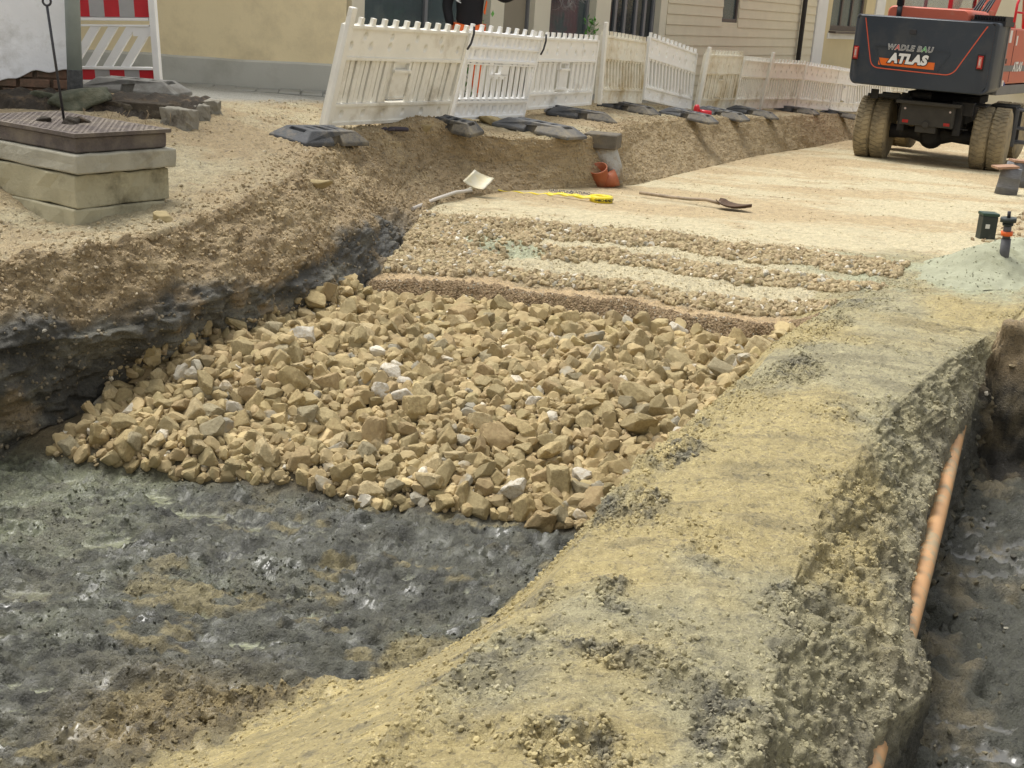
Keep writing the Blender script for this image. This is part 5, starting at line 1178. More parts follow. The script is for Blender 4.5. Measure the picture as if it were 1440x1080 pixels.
for r_ in range(9):
    x = -(r_ % 2)*.13
    while x < Lw-.02:
        x1 = min(x+.24, Lw); x0_ = max(x, 0)
        if x1-x0_ > .03: box(bm, ((x0_+x1)/2, .10+random.gauss(0, .008), .035+r_*.078), (x1-x0_-.013, .24, .066))
        x += .255
box(bm, (Lw/2, .14, .36), (Lw-.01, .26, .72)); obj('brick_footing', bm, BRK, wo, bevel=.006)
bk_ = Vector((-6.6, 15.2, 0)); lb = (wo.matrix_basis.inverted() @ Vector((bk_.x, bk_.y, 2.75)))
bm = NB(); pl = [(0, .06), (Lw, .06), (lb.x, lb.y), (-1.5, lb.y)]; prism(bm, pl, 4.3, Matrix.Translation((0, 0, 0))); obj('outer_wall', bm, WHW, wo)
bm = NB(); prism(bm, [(-.3, -.3), (Lw+.15, -.3), (lb.x+.1, lb.y+.2), (-1.8, lb.y+.2)], .15, Matrix.Translation((0, 0, 4.302))); obj('roof', bm, ROOF, wo)
# grey downpipe with wrapped foot
GP = mat('grey_green_pipe', (.33, .38, .37), .5, 0, .12, 5, .08, 40, dirt=(.26, .28, .26), ds=4, dt=(.6, .85)); GPF = mat('tarred_pipe', (.055, .055, .052), .85, 0, .5, 40, .7, 50)
pt = atd(105, 100, 10.12); dp = empty('downpipe', (pt.x, pt.y, 3.02), 'thick grey-green downpipe with a dark crackled foot at the white wall corner', 'downpipe')
bm = NB(); tube(bm, [(0, 0, .21), (-.005, 0, 1.2), (-.01, 0, 3.9)], .058, 22); obj('upper_pipe', bm, GP, dp, True); bm = NB(); tube(bm, [(.012, -.01, -.1), (.0, 0, .05), (0, 0, .215)], .0605, 22); obj('pipe_shoe', bm, GPF, dp, True)
# dug soil face under kerb
bm = NB(); g = {}; NX, NZ = 110, 22; a_ = atd(-60, 160, 9.35); b_ = atd(262, 150, 9.95)
for i in range(NX+1):
    for j in range(NZ+1):
        t = i/NX; P_ = a_.lerp(b_, t); z = 2.66+.40*j/NZ; n_ = .06*mnoise.noise(Vector((t*18, z*6, 1)))+.03*mnoise.noise(Vector((t*60, z*20, 2)))+.012*mnoise.noise(Vector((t*160, z*50, 2)))
        g[i, j] = bm.verts.new((P_.x, P_.y-.10+.55*(j/NZ)**1.6+n_+(.35 if j == NZ else 0), z+.03*mnoise.noise(Vector((t*30, j*.3, 5)))))
for i in range(NX):
    for j in range(NZ): bm.faces.new((g[i, j], g[i+1, j], g[i+1, j+1], g[i, j+1])).smooth = True
q = obj('soil_face', bm, DSOIL, None, True); tag(q, 'dark rooty soil face dug below the old pavement', kind='structure')
RT_ = mat('root_fibre', (.22, .16, .09), .9)
bm = NB()
for k in range(46):
    t = random.uniform(.45, .98); P_ = a_.lerp(b_, t); x, y, z = P_.x, P_.y-.10+random.uniform(-.02, .1), random.uniform(2.8, 3.0); ln = random.uniform(.03, .12); tube(bm, [(x, y, z), (x+random.gauss(0, .02), y-.03, z-ln*.5), (x+random.gauss(0, .03), y-.02, z-ln)], [.003, .002, .001], 4)
q = obj('root_fibres', bm, RT_); tag(q, 'thin roots hanging out of the dark soil face', kind='stuff')
# ================================================================ DIGGER
NAVY = mat('dark_slate_paint', (.032, .041, .055), .38, 0, .10, 2, .03, 30, dirt=(.085, .085, .08), ds=1.8, dt=(.50, .95)); REDP = mat('faded_red_paint', (.50, .115, .065), .45, 0, .08, 2, .04, 30, dirt=(.40, .26, .17), ds=2.5, dt=(.6, .9))
ORL = mat('orange_line', (.60, .10, .05), .45, 0, .03, 5, 0); ORS = mat('orange_band', (.72, .15, .02), .45, 0, .03, 5, 0); LWHT = mat('letter_white', (.72, .72, .70), .5, 0, .04, 5, 0); LBLK = mat('letter_black', (.012, .012, .014), .5, 0, 0, 5, 0); LGRN = mat('letter_green', (.05, .38, .08), .5, 0, 0, 5, 0); LRED = mat('letter_red', (.55, .04, .03), .5, 0, 0, 5, 0)
CHAS = mat('chassis_dark', (.022, .021, .020), .75, .1, .3, 8, .3, 40, dirt=(.10, .085, .06), ds=4, dt=(.55, .85)); TYR = mat('dusty_tyre', (.21, .175, .115), .95, 0, .3, 6, .6, 50, dirt=(.36, .29, .175), ds=3, dt=(.36, .56)); RIM = mat('rim_grey', (.22, .22, .21), .6, .3, .15, 6, .2, dirt=(.2, .17, .12), ds=4)
TL = mat('tail_light', (.35, .015, .015), .2, 0, .05, 6, 0); TLW = mat('tail_light_clear', (.55, .45, .42), .25, 0, .05, 6, 0); GREYP = mat('skirt_grey', (.17, .17, .165), .6, 0, .12, 4, .1)
pl_, pr_ = unp(1217, 221, 1.76), unp(1391, 236, 1.76)
pl_ = ground_px(1217, 221); pr_ = ground_px(1391, 237); mid = (pl_+pr_)/2; axd = (pr_-pl_); axd.z = 0; print('axle', pl_, pr_, axd.length)
HU = radians(25); xr = Vector((cos(HU), -sin(HU), 0)); yf = Vector((sin(HU), cos(HU), 0))
gz = ground_at(mid.x, mid.y)
dg_ = empty('wheeled_digger', (mid.x, mid.y, gz), 'wheeled digger with a dark rounded counterweight and faded red bodywork, seen from behind', 'digger', rz=-HU)
TRK = .98
bm = NB()
def tyre_bm():
    bm = NB(); R0 = .525; W = .27; n = 54
    prof = [(.30, -W/2), (.40, -W/2-.012), (.47, -W/2-.004), (.512, -W/2+.02), (.525, -W/2+.055), (.528, 0), (.525, W/2-.055), (.512, W/2-.02), (.47, W/2+.004), (.40, W/2+.012), (.30, W/2)]
    lathe(bm, prof, Matrix.Rotation(radians(90), 4, 'Y'), n)
    for k in range(40):                                  # worn chevron lugs
        a = 2*pi*k/40
        for s in (-1, 1):
            M_ = Matrix.Rotation(a+(s*.035), 4, 'X') @ Matrix.Translation((s*.058, 0, .525)) @ Matrix.Rotation(s*.34, 4, 'Z'); box(bm, (0, 0, 0), (.108, .056, .020), M_)
    me = bpy.data.meshes.new('tyre'); bmesh.ops.recalc_face_normals(bm, faces=bm.faces[:]); bm.to_mesh(me); bm.free(); me.materials.append(TYR); return me
tyre_me = tyre_bm()
rb = NB(); lathe(rb, [(.305, -.12), (.31, -.10), (.27, -.08), (.25, .02), (.12, .03), (.10, .11), (.0001, .11)], Matrix.Rotation(radians(90), 4, 'Y'), 36)
for k in range(10): box(rb, (0, 0, 0), (.05, .03, .03), Matrix.Rotation(2*pi*k/10, 4, 'X') @ Matrix.Translation((.04, 0, .19)))
rim_me = bpy.data.meshes.new('rim'); bmesh.ops.recalc_face_normals(rb, faces=rb.faces[:]); rb.to_mesh(rim_me); rb.free(); rim_me.materials.append(RIM)
for yy in (0., 2.75):
    for s in (-1, 1):
        wh = bpy.data.objects.new('wheel', None); C.objects.link(wh); wh.parent = dg_; wh.location = (s*TRK, yy, .52); wh.rotation_euler = (random.uniform(0, 1), 0, 0); wh.empty_display_size = .1
        if yy > 1: wh.rotation_euler = (0, 0, radians(-8)); wh.scale = (.97, .97, .97)
        for k in (-1, 1):
            t = bpy.data.objects.new('tyre', tyre_me); C.objects.link(t); t.parent = wh; t.location = (k*.139, 0, 0); t.rotation_euler = (.04*k, 0, 0)
        r_ = bpy.data.objects.new('rim', rim_me); C.objects.link(r_); r_.parent = wh; r_.location = (s*.14, 0, 0); r_.rotation_euler = (0, 0, 0 if s > 0 else pi)
def part(name, bm, mt, par=None, **k): return obj(name, bm, mt, par or dg_, **k)
bm = NB(); tube(bm, [(-.80, 0, .50), (-.35, 0, .50), (-.16, 0, .50)], [.13, .10, .16], 16); tube(bm, [(.80, 0, .50), (.35, 0, .50), (.16, 0, .50)], [.13, .10, .16], 16)
lathe(bm, [(.05, -.30), (.15, -.26), (.20, -.10), (.22, .0), (.20, .12), (.12, .22)], Matrix.Translation((0, 0, .47)) @ Matrix.Rotation(radians(90), 4, 'X'), 20); box(bm, (0, -.10, .60), (.24, .24, .2)); box(bm, (.02, 1.2, .5), (.12, 2.4, .12)); part('rear_axle', bm, CHAS, bevel=.01)
bm = NB(); tube(bm, [(-.80, 2.75, .50), (.80, 2.75, .50)], .12, 14); box(bm, (0, 2.75, .56), (.5, .4, .35)); part('front_axle', bm, CHAS, bevel=.01)
bm = NB(); box(bm, (0, 1.3, .86), (.95, 3.5, .34)); box(bm, (0, 1.35, 1.10), (1.25, 1.25, .13)); lathe(bm, [(.55, 1.16), (.58, 1.17), (.58, 1.22), (.55, 1.24)], Matrix.Translation((0, 1.35, 0)), 32)
for s in (-1, 1): box(bm, (s*.46, -.30, .80), (.12, .5, .50)); box(bm, (s*.60, .1, 1.06), (.5, .8, .03))
part('chassis', bm, CHAS, bevel=.012)
bm = NB(); b_ = box(bm, (-.03, -.62, .85), (.88, .14, .36)); box(bm, (-.03, -.66, 1.05), (1.06, .22, .06)); box(bm, (-.03, -.60, .62), (.34, .12, .12)); tube(bm, [(-.03, -.70, .70), (-.03, -.73, .70)], .06, 14)
rear = part('rear_box', bm, mat('rear_box_dark', (.045, .042, .036), .8, 0, .2, 6, .3), bevel=.012)
for s in (-1, 1):
    bm = NB(); box(bm, (-.03+s*.34, -.695, .73), (.10, .012, .05)); part('reflector', bm, TL)
    bm = NB(); tube(bm, [(-.03+s*.37, -.69, .94), (-.03+s*.37, -.70, .94)], .018, 10); part('bolt_head', bm, TLW)
bm = NB(); box(bm, (-.72, -.45, 1.10), (.75, .06, .05)); box(bm, (-.98, -.47, 1.12), (.13, .04, .16)); box(bm, (-.46, -.47, 1.12), (.13, .04, .13)); tube(bm, [(-.85, -.46, 1.14), (-.55, -.46, 1.14)], .03, 10); tube(bm, [(-.35, -.42, 1.16), (-.05, -.42, 1.16)], .06, 12); part('bracket', bm, CHAS, bevel=.006); bm = NB(); box(bm, (.5, -.35, 1.0), (.35, .3, .22)); tube(bm, [(.46, -.5, .66), (.46, -.5, .95)], .022, 8); box(bm, (.48, -.42, .66), (.3, .06, .025)); part('axle_stop', bm, CHAS, bevel=.006)
bm = NB(); 
for x in (1.34, 1.62):
    pass
for z in (.42, .66, .98): box(bm, (1.40, 1.35, z), (.42, .62, .028))
for y in (1.02, 1.68): box(bm, (1.25, y, .68), (.06, .04, .66)); box(bm, (1.58, y, .70), (.04, .04, .60))
part('step', bm, mat('step_grey', (.14, .14, .14), .6, .3), bevel=.004)
for s in (-1, 1):
    bm = NB(); box(bm, (s*1.00, 1.35, .82), (.45, .95, .45)); part('tool_box', bm, CHAS, bevel=.01)
# ---- upper carriage: turned a little further than the chassis
UR = radians(-7.5); up_ = bpy.data.objects.new('upper_carriage', None); C.objects.link(up_); up_.parent = dg_; up_.location = (0, 1.35, 0); up_.rotation_euler = (0, 0, UR); up_.empty_display_size = .1
YR = -2.35     # rear face
def rrect(x0, x1, z0, z1, r, n=8, rr=None):
    rr = rr or (r, r, r, r); pts_ = []
    for (cx, cz, a0, r_) in ((x1-rr[0], z1-rr[0], 0, rr[0]), (x0+rr[1], z1-rr[1], 90, rr[1]), (x0+rr[2], z0+rr[2], 180, rr[2]), (x1-rr[3], z0+rr[3], 270, rr[3])):
        for k in range(n+1): a = radians(a0+90*k/n); pts_.append((cx+r_*cos(a), cz+r_*sin(a)))
    return pts_
Z0, Z1, HW = 1.27, 2.42, 1.19
def bow(x): return .16*(x/HW)**2+.10*max(0, abs(x)/HW-.86)**2*40      # plan curvature of the rear face
bm = NB(); ring0 = rrect(-HW, HW, Z0, Z1, .1, 8, (.05, .07, .17, .12)); rows = []
for y_, sc_, zs_ in ((0, .955, .03), (.02, .985, .012), (.06, 1, 0), (.45, 1, 0), (.95, 1, 0)):
    rows.append([bm.verts.new((x*sc_, YR+y_+(bow(x) if y_ < .9 else .0), (Z0+Z1)/2+(z-(Z0+Z1)/2)*(1-zs_*1.2)-(0 if z > 1.8 else -.0))) for x, z in ring0])
n_ = len(ring0)
for a, b in zip(rows, rows[1:]):
    for i in range(n_): bm.faces.new((a[i], a[(i+1) % n_], b[(i+1) % n_], b[i])).smooth = True
# rear face as curved strip grid
cols = 40; zc_ = 14; g = {}
r0 = rows[0]; bmesh.ops.contextual_create(bm, geom=r0); f = [f for f in bm.faces if len(f.verts) > 10]; 
bmesh.ops.contextual_create(bm, geom=rows[-1])
cw = obj('counterweight', bm, NAVY, up_, bevel=0)
# proper curved rear skin: replace the flat cap by slicing it in x
me = cw.data; bm = NB(); bm.from_mesh(me); cap = [f for f in bm.faces if len(f.verts) > 10 and f.calc_center_median().y < -2.0]
bmesh.ops.delete(bm, geom=cap, context='FACES_ONLY'); bm.verts.ensure_lookup_table()
def inside_z(x):
    """z limits of the cap outline at x"""
    pts_ = [(X_*.955, (Z0+Z1)/2+(z-(Z0+Z1)/2)*(1-.036)) for X_, z in ring0]; zs = []
    for i in range(len(pts_)):
        (xa, za), (xb, zb) = pts_[i], pts_[(i+1) % len(pts_)]
        if (xa-x)*(xb-x) <= 0 and abs(xa-xb) > 1e-9: zs.append(za+(zb-za)*(x-xa)/(xb-xa))
    return min(zs), max(zs)
def ry(x): return YR+bow(x/.955)
xs2 = np.linspace(-HW*.9545, HW*.9545, 49); prev = None
for x in xs2:
    a, b = inside_z(x); colv = [bm.verts.new((x, ry(x)-.004*sin(pi*k/12), a+(b-a)*k/12)) for k in range(13)]
    if prev:
        for k in range(12): bm.faces.new((prev[k], colv[k], colv[k+1], prev[k+1])).smooth = True
    prev = colv
bmesh.ops.recalc_face_normals(bm, faces=bm.faces[:]); bm.to_mesh(me); bm.free()
def onface(x, z, off=.0): return Vector((x, ry(x)-.004-off, z))
def strip(bm, path, w, off=.004, th=.006):
    """flat band following the curved rear face"""
    pr = None
    for i, (x, z) in enumerate(path):
        xa, za = path[max(0, i-1)]; xb, zb = path[min(len(path)-1, i+1)]; d = Vector((xb-xa, zb-za)).normalized(); nx, nz_ = -d.y*w/2, d.x*w/2
        c4 = [bm.verts.new(onface(x+nx, z+nz_, off)), bm.verts.new(onface(x-nx, z-nz_, off)), bm.verts.new(onface(x-nx, z-nz_, off-th)), bm.verts.new(onface(x+nx, z+nz_, off-th))]
        if pr:
            for k in range(4): bm.faces.new((pr[k], pr[(k+1) % 4], c4[(k+1) % 4], c4[k]))
        pr = c4
def smoothpath(P_, r, n=8):
    out = [P_[0]]
    for i in range(1, len(P_)-1):
        a, b, c_ = Vector(P_[i-1]), Vector(P_[i]), Vector(P_[i+1]); p0 = b+(a-b).normalized()*r; p1 = b+(c_-b).normalized()*r
        for k in range(n+1): t = k/n; out.append(tuple(p0*(1-t)**2+b*2*t*(1-t)+p1*t*t))
    out.append(P_[-1]); res = []
    for a, b in zip(out, out[1:]):
        m = max(1, int(Vector((b[0]-a[0], b[1]-a[1])).length/.05))
        for k in range(m): res.append((a[0]+(b[0]-a[0])*k/m, a[1]+(b[1]-a[1])*k/m))
    return res+[out[-1]]
# picture fractions measured across the rear face -> local
def fx(t): return -HW+2*HW*t
def fz_(t): return Z1-(Z1-Z0)*t
bm = NB(); strip(bm, smoothpath([(fx(.09), fz_(.05)), (fx(.185), fz_(.74)), (fx(.76), fz_(.76)), (fx(.935), fz_(.06))], .13), .016); obj('orange_line', bm, ORL, cw)
bm = NB(); strip(bm, smoothpath([(fx(.20), fz_(.44)), (fx(.255), fz_(.705)), (fx(.655), fz_(.725)), (fx(.735), fz_(.44)), (fx(.205), fz_(.42)), (fx(.20), fz_(.44))], .05), .014, .008, .012); obj('raised_rim', bm, NAVY, cw)
bm = NB(); strip(bm, [(fx(.235+.4*k/20), fz_(.645+.010*k/20)) for k in range(21)], .115, .003, .004)
obj('orange_band', bm, ORS, cw)
def face_text(s, x, z, size, mt, off, depth=.002, bold=0., shear=.2, sp=1., marks=None):
    """lettering bent to the rear face"""
    M_ = Matrix.Translation((x, 0, z)) @ Matrix.Rotation(radians(90), 4, 'X'); t = text_obj('lettering', s, size, M_, mt, cw, depth, bold, shear, sp, marks)
    for v in t.data.vertices: v.co.y = ry(v.co.x)-.004-off+v.co.y
    return t
face_text('ATLAS', fx(.445), fz_(.590), .205, LBLK, .010, .002, .026, .22, 1.10); face_text('ATLAS', fx(.445), fz_(.590), .205, LWHT, .015, .002, .013, .22, 1.10)
face_text('WADLE BAU', fx(.447), fz_(.435), .122, LWHT, .010, .001, .006, .2, 1.15)
face_text('WADLE BAU', fx(.447), fz_(.435), .122, mat('letter_grey', (.16, .165, .17), .5, 0, 0, 5, 0), .013, .001, .0005, .2, 1.15, ({1: 1, 7: 2}, [LRED, LGRN]))
bm = NB(); box(bm, (fx(.455), ry(fx(.455))-.010, fz_(.20)), (.11, .012, .075)); 
for sx in (-1, 1):
    for sz in (-1, 1): box(bm, (fx(.455)+sx*.048, ry(fx(.455))-.02, fz_(.20)+sz*.022), (.008, .008, .008))
obj('lifting_eye_plate', bm, DARKM, cw, bevel=.003)
for t_, zt_ in ((.05, .55), (.928, .55)):
    x = fx(t_); y = ry(x); bm = NB(); box(bm, (x, y+.0, fz_(zt_)), (.125, .05, .26)); h_ = obj('light_housing', bm, LBLK, cw, bevel=.008)
    bm = NB(); box(bm, (x, y-.035, fz_(zt_)), (.085, .022, .21)); q = obj('tail_light', bm, TL, cw, bevel=.006); bm = NB(); strip_ = box(bm, (x, y-.052, fz_(zt_)), (.052, .012, .165)); obj('lens', bm, mat('lens_pink', (.62, .20, .15), .3), q, bevel=.003); bm = NB(); box(bm, (x, y-.062, fz_(zt_)), (.022, .012, .10)); q2 = obj('bulb_strip', bm, TLW, q)
    q2.parent = q
# hood and bodywork
bm = NB(); rows = []
for y_, s in ((YR+.55, .94), (YR+.62, .99), (YR+.75, 1.), (YR+1.75, 1.), (YR+1.8, .98)): rows.append([bm.verts.new((-.08+x*s, y_, z if z < 2.4 else z-(1-s)*.4)) for x, z in rrect(-.70, .72, 2.30, 2.60, .07, 6, (.10, .10, .01, .01))])
for a, b in zip(rows, rows[1:]):
    for i in range(len(a)): bm.faces.new((a[i], a[(i+1) % len(a)], b[(i+1) % len(a)], b[i])).smooth = True
bm.faces.new(rows[0][::-1]); bm.faces.new(rows[-1]); obj('hood', bm, REDP, up_)
bm = NB(); 
for k in range(12): box(bm, (.70+.045*k, YR+.8, 2.46), (.012, .5, .14))
box(bm, (.94, YR+.8, 2.41), (.56, .6, .08)); obj('grille', bm, LBLK, up_)
bm = NB(); tube(bm, [(-.56, YR+.55, 2.38), (-.56, YR+.55, 2.62)], .045, 14); tube(bm, [(-.56, YR+.55, 2.6), (-.56, YR+.55, 2.95), (-.56, YR+.42, 3.05)], .062, 14); obj('exhaust', bm, DARKM, up_, True)
bm = NB(); box(bm, (.935, YR+2.2, 1.90), (.50, 2.55, .92)); box(bm, (-.70, YR+1.7, 1.80), (.97, 1.5, .86)); obj('side_body', bm, REDP, up_, bevel=.03)
bm = NB(); box(bm, (.0, YR+2.3, 1.34), (2.36, 2.9, .16)); obj('skirt', bm, GREYP, up_, bevel=.01)
bm = NB(); box(bm, (1.19, YR+.96, 1.88), (.02, .05, .98)); obj('edge_strip', bm, GREYP, up_)
# decals and fittings on the right flank
fl = 1.187
for nm_, y_, z_, w_, h_, m_ in (('white_decal', YR+1.15, 2.22, .15, .20, LWHT), ('round_decal', YR+1.62, 2.16, .09, .16, LWHT), ('small_decal', YR+1.12, 1.46, .10, .09, LWHT), ('blue_decal', YR+1.24, 1.44, .06, .06, mat('decal_blue', (.03, .07, .3), .5)), ('latch', YR+1.10, 1.82, .07, .08, LBLK), ('grey_stripe', YR+1.9, 1.70, 1.75, .10, GREYP)):
    bm = NB(); box(bm, (fl, y_, z_), (.008, w_, h_)); obj(nm_, bm, m_, up_)
bm = NB(); box(bm, (fl, YR+1.48, 1.9), (.006, .012, .86)); obj('panel_gap', bm, LBLK, up_)
M_ = Matrix.Translation((fl+.008, YR+1.95, 1.72)) @ Matrix.Rotation(radians(90), 4, 'Z') @ Matrix.Rotation(radians(90), 4, 'X'); text_obj('lettering', 'ATLAS', .21, M_, LWHT, up_, .002, .010, .22, 1.05)
# railing and mirror, right
bm = NB(); P4 = [(1.12, YR+1.5, 2.36), (1.12, YR+1.5, 2.75), (1.12, YR+1.7, 2.95), (1.12, YR+2.9, 2.95), (1.12, YR+3.3, 2.4)]; tube(bm, P4, .022, 10); tube(bm, [(1.12, YR+2.2, 2.36), (1.12, YR+2.2, 2.95)], .02, 10); tube(bm, [(1.12, YR+1.6, 2.62), (1.12, YR+3.05, 2.62)], .018, 10); box(bm, (1.08, YR+1.5, 2.38), (.12, .16, .06)); obj('railing', bm, RED, up_, True)
# cab, front left
bm = NB(); x0, x1, y0_, y1_, z0_, z1_ = -1.17, -.25, YR+2.45, YR+4.05, 1.4, 3.15
for x in (x0, x1):
    for y in (y0_, y1_): box(bm, (x, y, (z0_+z1_)/2), (.07, .07, z1_-z0_))
for y in (y0_, y1_):
    for z in (1.45, 2.3, 3.12): box(bm, ((x0+x1)/2, y, z), (x1-x0-.07, .066, .07))
for x in (x0, x1):
    for z in (1.45, 2.3, 3.12): box(bm, (x, (y0_+y1_)/2, z), (.066, y1_-y0_-.07, .07))
box(bm, ((x0+x1)/2, (y0_+y1_)/2, 3.19), (1.02, 1.7, .08)); box(bm, ((x0+x1)/2, (y0_+y1_)/2, 1.42), (.9, 1.55, .1)); box(bm, (x0, (y0_+y1_)/2, 1.88), (.03, 1.5, .8)); box(bm, ((x0+x1)/2, y0_, 1.88), (.85, .03, .8))
cb = obj('cab', bm, RED, up_, bevel=.01); GLT = mat('cab_glass', (.9, .95, .95), .05, 0, 0, 1, 0); GLT.node_tree.nodes['Principled BSDF'].inputs['Transmission Weight'].default_value = .92
bm = NB(); box(bm, ((x0+x1)/2, y0_, 2.71), (.84, .01, .74)); box(bm, (x0, (y0_+y1_)/2, 2.71), (.01, 1.5, .74)); box(bm, (x1, (y0_+y1_)/2, 2.71), (.01, 1.5, .74)); box(bm, ((x0+x1)/2, y1_, 2.3), (.84, .01, 1.6)); obj('cab_glazing', bm, GLT, cb)
bm = NB(); box(bm, (-.7, YR+3.0, 2.0), (.5, .12, .75)); box(bm, (-.7, YR+3.25, 1.75), (.5, .5, .14)); box(bm, (-.7, YR+3.0, 2.48), (.26, .1, .2)); obj('seat', bm, LBLK, cb, bevel=.03)
bm = NB(); box(bm, (.10, YR+3.0, 2.1), (.36, 1.2, 1.1)); part_b = [(.10, YR+3.2, 2.2), (.10, YR+4.4, 3.6), (.10, YR+6.2, 4.3)]; tube(bm, part_b, [.2, .22, .15], 4); tube(bm, [(.10, YR+6.2, 4.3), (.10, YR+7.1, 2.4)], [.15, .11], 4); tube(bm, [(.10, YR+5.2, 4.2), (.10, YR+6.7, 4.6)], .06, 12); box(bm, (.10, YR+7.0, 2.05), (.8, .7, .6)); obj('boom', bm, REDP, up_, bevel=.01)
bm = NB()
for k in range(6): tube(bm, [(.33+.05*k, YR+1.6, 2.5), (.33+.05*k, YR+2.2, 2.78+.03*(k % 3)), (.33+.05*k, YR+3.0, 2.9)], .018, 8)
box(bm, (.45, YR+1.9, 2.45), (.5, .4, .14)); obj('hydraulic_hoses', bm, LBLK, up_)

# ================================================================ WORKER behind the first barriers
SKIN = mat('skin', (.50, .30, .21), .55, 0, .05, 5, .05); JBK = mat('black_jacket', (.012, .012, .014), .8, 0, .2, 8, .2, 40); ORJ = mat('hi_vis_orange', (.85, .16, .03), .7, 0, .06, 6, .1, 30); NAVT = mat('navy_hem', (.03, .035, .12), .8); SHO = mat('dark_boot', (.03, .025, .02), .7); HAIRM = mat('dark_hair', (.035, .022, .014), .8)
wp = atd(652, 172, 15.7); gzw = ground_at(wp.x, wp.y)
pn = empty('person', (wp.x, wp.y, gzw), 'worker in black and orange jacket with orange trousers standing behind the barriers', 'person', rz=radians(8))
def skin_body(name, J, E_, mt, par, sub=2):
    """J = {key: ((x,y,z), r)} or r as (rx, ry); one continuous skinned surface"""
    me = bpy.data.meshes.new(name); ks = list(J); ix = {k: i for i, k in enumerate(ks)}
    me.from_pydata([J[k][0] for k in ks], [(ix[a], ix[b]) for a, b in E_], []); o = bpy.data.objects.new(name, me); C.objects.link(o)
    sk = o.modifiers.new('Skin', 'SKIN'); sk.use_smooth_shade = True
    for i, k in enumerate(ks):
        r = J[k][1]; me.skin_vertices[0].data[i].radius = r if isinstance(r, tuple) else (r, r)
    me.skin_vertices[0].data[0].use_root = True; s = o.modifiers.new('Sub', 'SUBSURF'); s.levels = s.render_levels = sub; bpy.context.view_layer.update()
    m2 = bpy.data.meshes.new_from_object(o.evaluated_get(bpy.context.evaluated_depsgraph_get())); m2.name = name; o.modifiers.clear(); o.data = m2; bpy.data.meshes.remove(me); m2.materials.clear(); m2.materials.append(mt)
    m2.polygons.foreach_set('use_smooth', [True]*len(m2.polygons)); o.parent = par; return o
# faces away to the right a little, elbows bent, hands before the belly
B = {'pel': ((0, 0, .95), (.155, .115)), 'wst': ((0, .01, 1.10), (.14, .105)), 'chs': ((0, .0, 1.30), (.18, .12)), 'sh': ((0, .0, 1.44), (.13, .09)), 'nk': ((0, -.005, 1.52), (.058, .06)), 'nk2': ((0, -.02, 1.57), .055),
     'hd1': ((0, -.035, 1.63), (.072, .085)), 'hd2': ((0, -.03, 1.70), (.080, .098)), 'hd3': ((0, -.022, 1.765), (.062, .08)),
     'lh': ((-.10, 0, .88), .095), 'lk': ((-.13, -.01, .50), .066), 'la': ((-.14, .02, .12), .045), 'lf': ((-.15, -.12, .05), (.045, .035)), 'rh': ((.10, 0, .88), .095), 'rk': ((.13, -.03, .50), .066), 'ra': ((.15, .0, .12), .045), 'rf': ((.18, -.14, .05), (.045, .035)),
     'ls': ((-.19, .0, 1.41), .065), 'le': ((-.27, .03, 1.14), .048), 'lw': ((-.22, -.06, .86), .032), 'rs': ((.19, .0, 1.41), .065), 're': ((.40, .02, 1.24), .048), 'rw': ((.60, -.14, 1.36), .032)}
Eb = [('pel', 'wst'), ('wst', 'chs'), ('chs', 'sh'), ('sh', 'nk'), ('nk', 'nk2'), ('nk2', 'hd1'), ('hd1', 'hd2'), ('hd2', 'hd3'), ('pel', 'lh'), ('lh', 'lk'), ('lk', 'la'), ('la', 'lf'), ('pel', 'rh'), ('rh', 'rk'), ('rk', 'ra'), ('ra', 'rf'), ('sh', 'ls'), ('ls', 'le'), ('le', 'lw'), ('sh', 'rs'), ('rs', 're'), ('re', 'rw')]
for s, w0, dirn in (('l', (-.22, -.06, .86), Vector((.1, -.2, -1))), ('r', (.60, -.14, 1.36), Vector((.75, -.5, .25)))):
    w0 = Vector(w0); d = dirn.normalized(); side = d.cross(Vector((0, 0, 1))).normalized(); B[s+'p'] = (tuple(w0+d*.05), (.036, .020)); Eb.append((s+'w', s+'p'))
    for k in range(4):
        b0 = w0+d*.10+side*(.027-.018*k); L_ = (.070, .080, .076, .060)[k]; B[s+'f%da' % k] = (tuple(b0), .0095); B[s+'f%db' % k] = (tuple(b0+d*L_*.5+Vector((0, 0, -.012))), .0085); B[s+'f%dc' % k] = (tuple(b0+d*L_*.8+Vector((0, 0, -.035))), .0075); Eb += [(s+'p', s+'f%da' % k), (s+'f%da' % k, s+'f%db' % k), (s+'f%db' % k, s+'f%dc' % k)]
    B[s+'t1'] = (tuple(w0+d*.045+side*.045), .012); B[s+'t2'] = (tuple(w0+d*.085+side*.065+Vector((0, 0, -.01))), .010); Eb += [(s+'p', s+'t1'), (s+'t1', s+'t2')]
bd = skin_body('body', B, Eb, SKIN, pn)
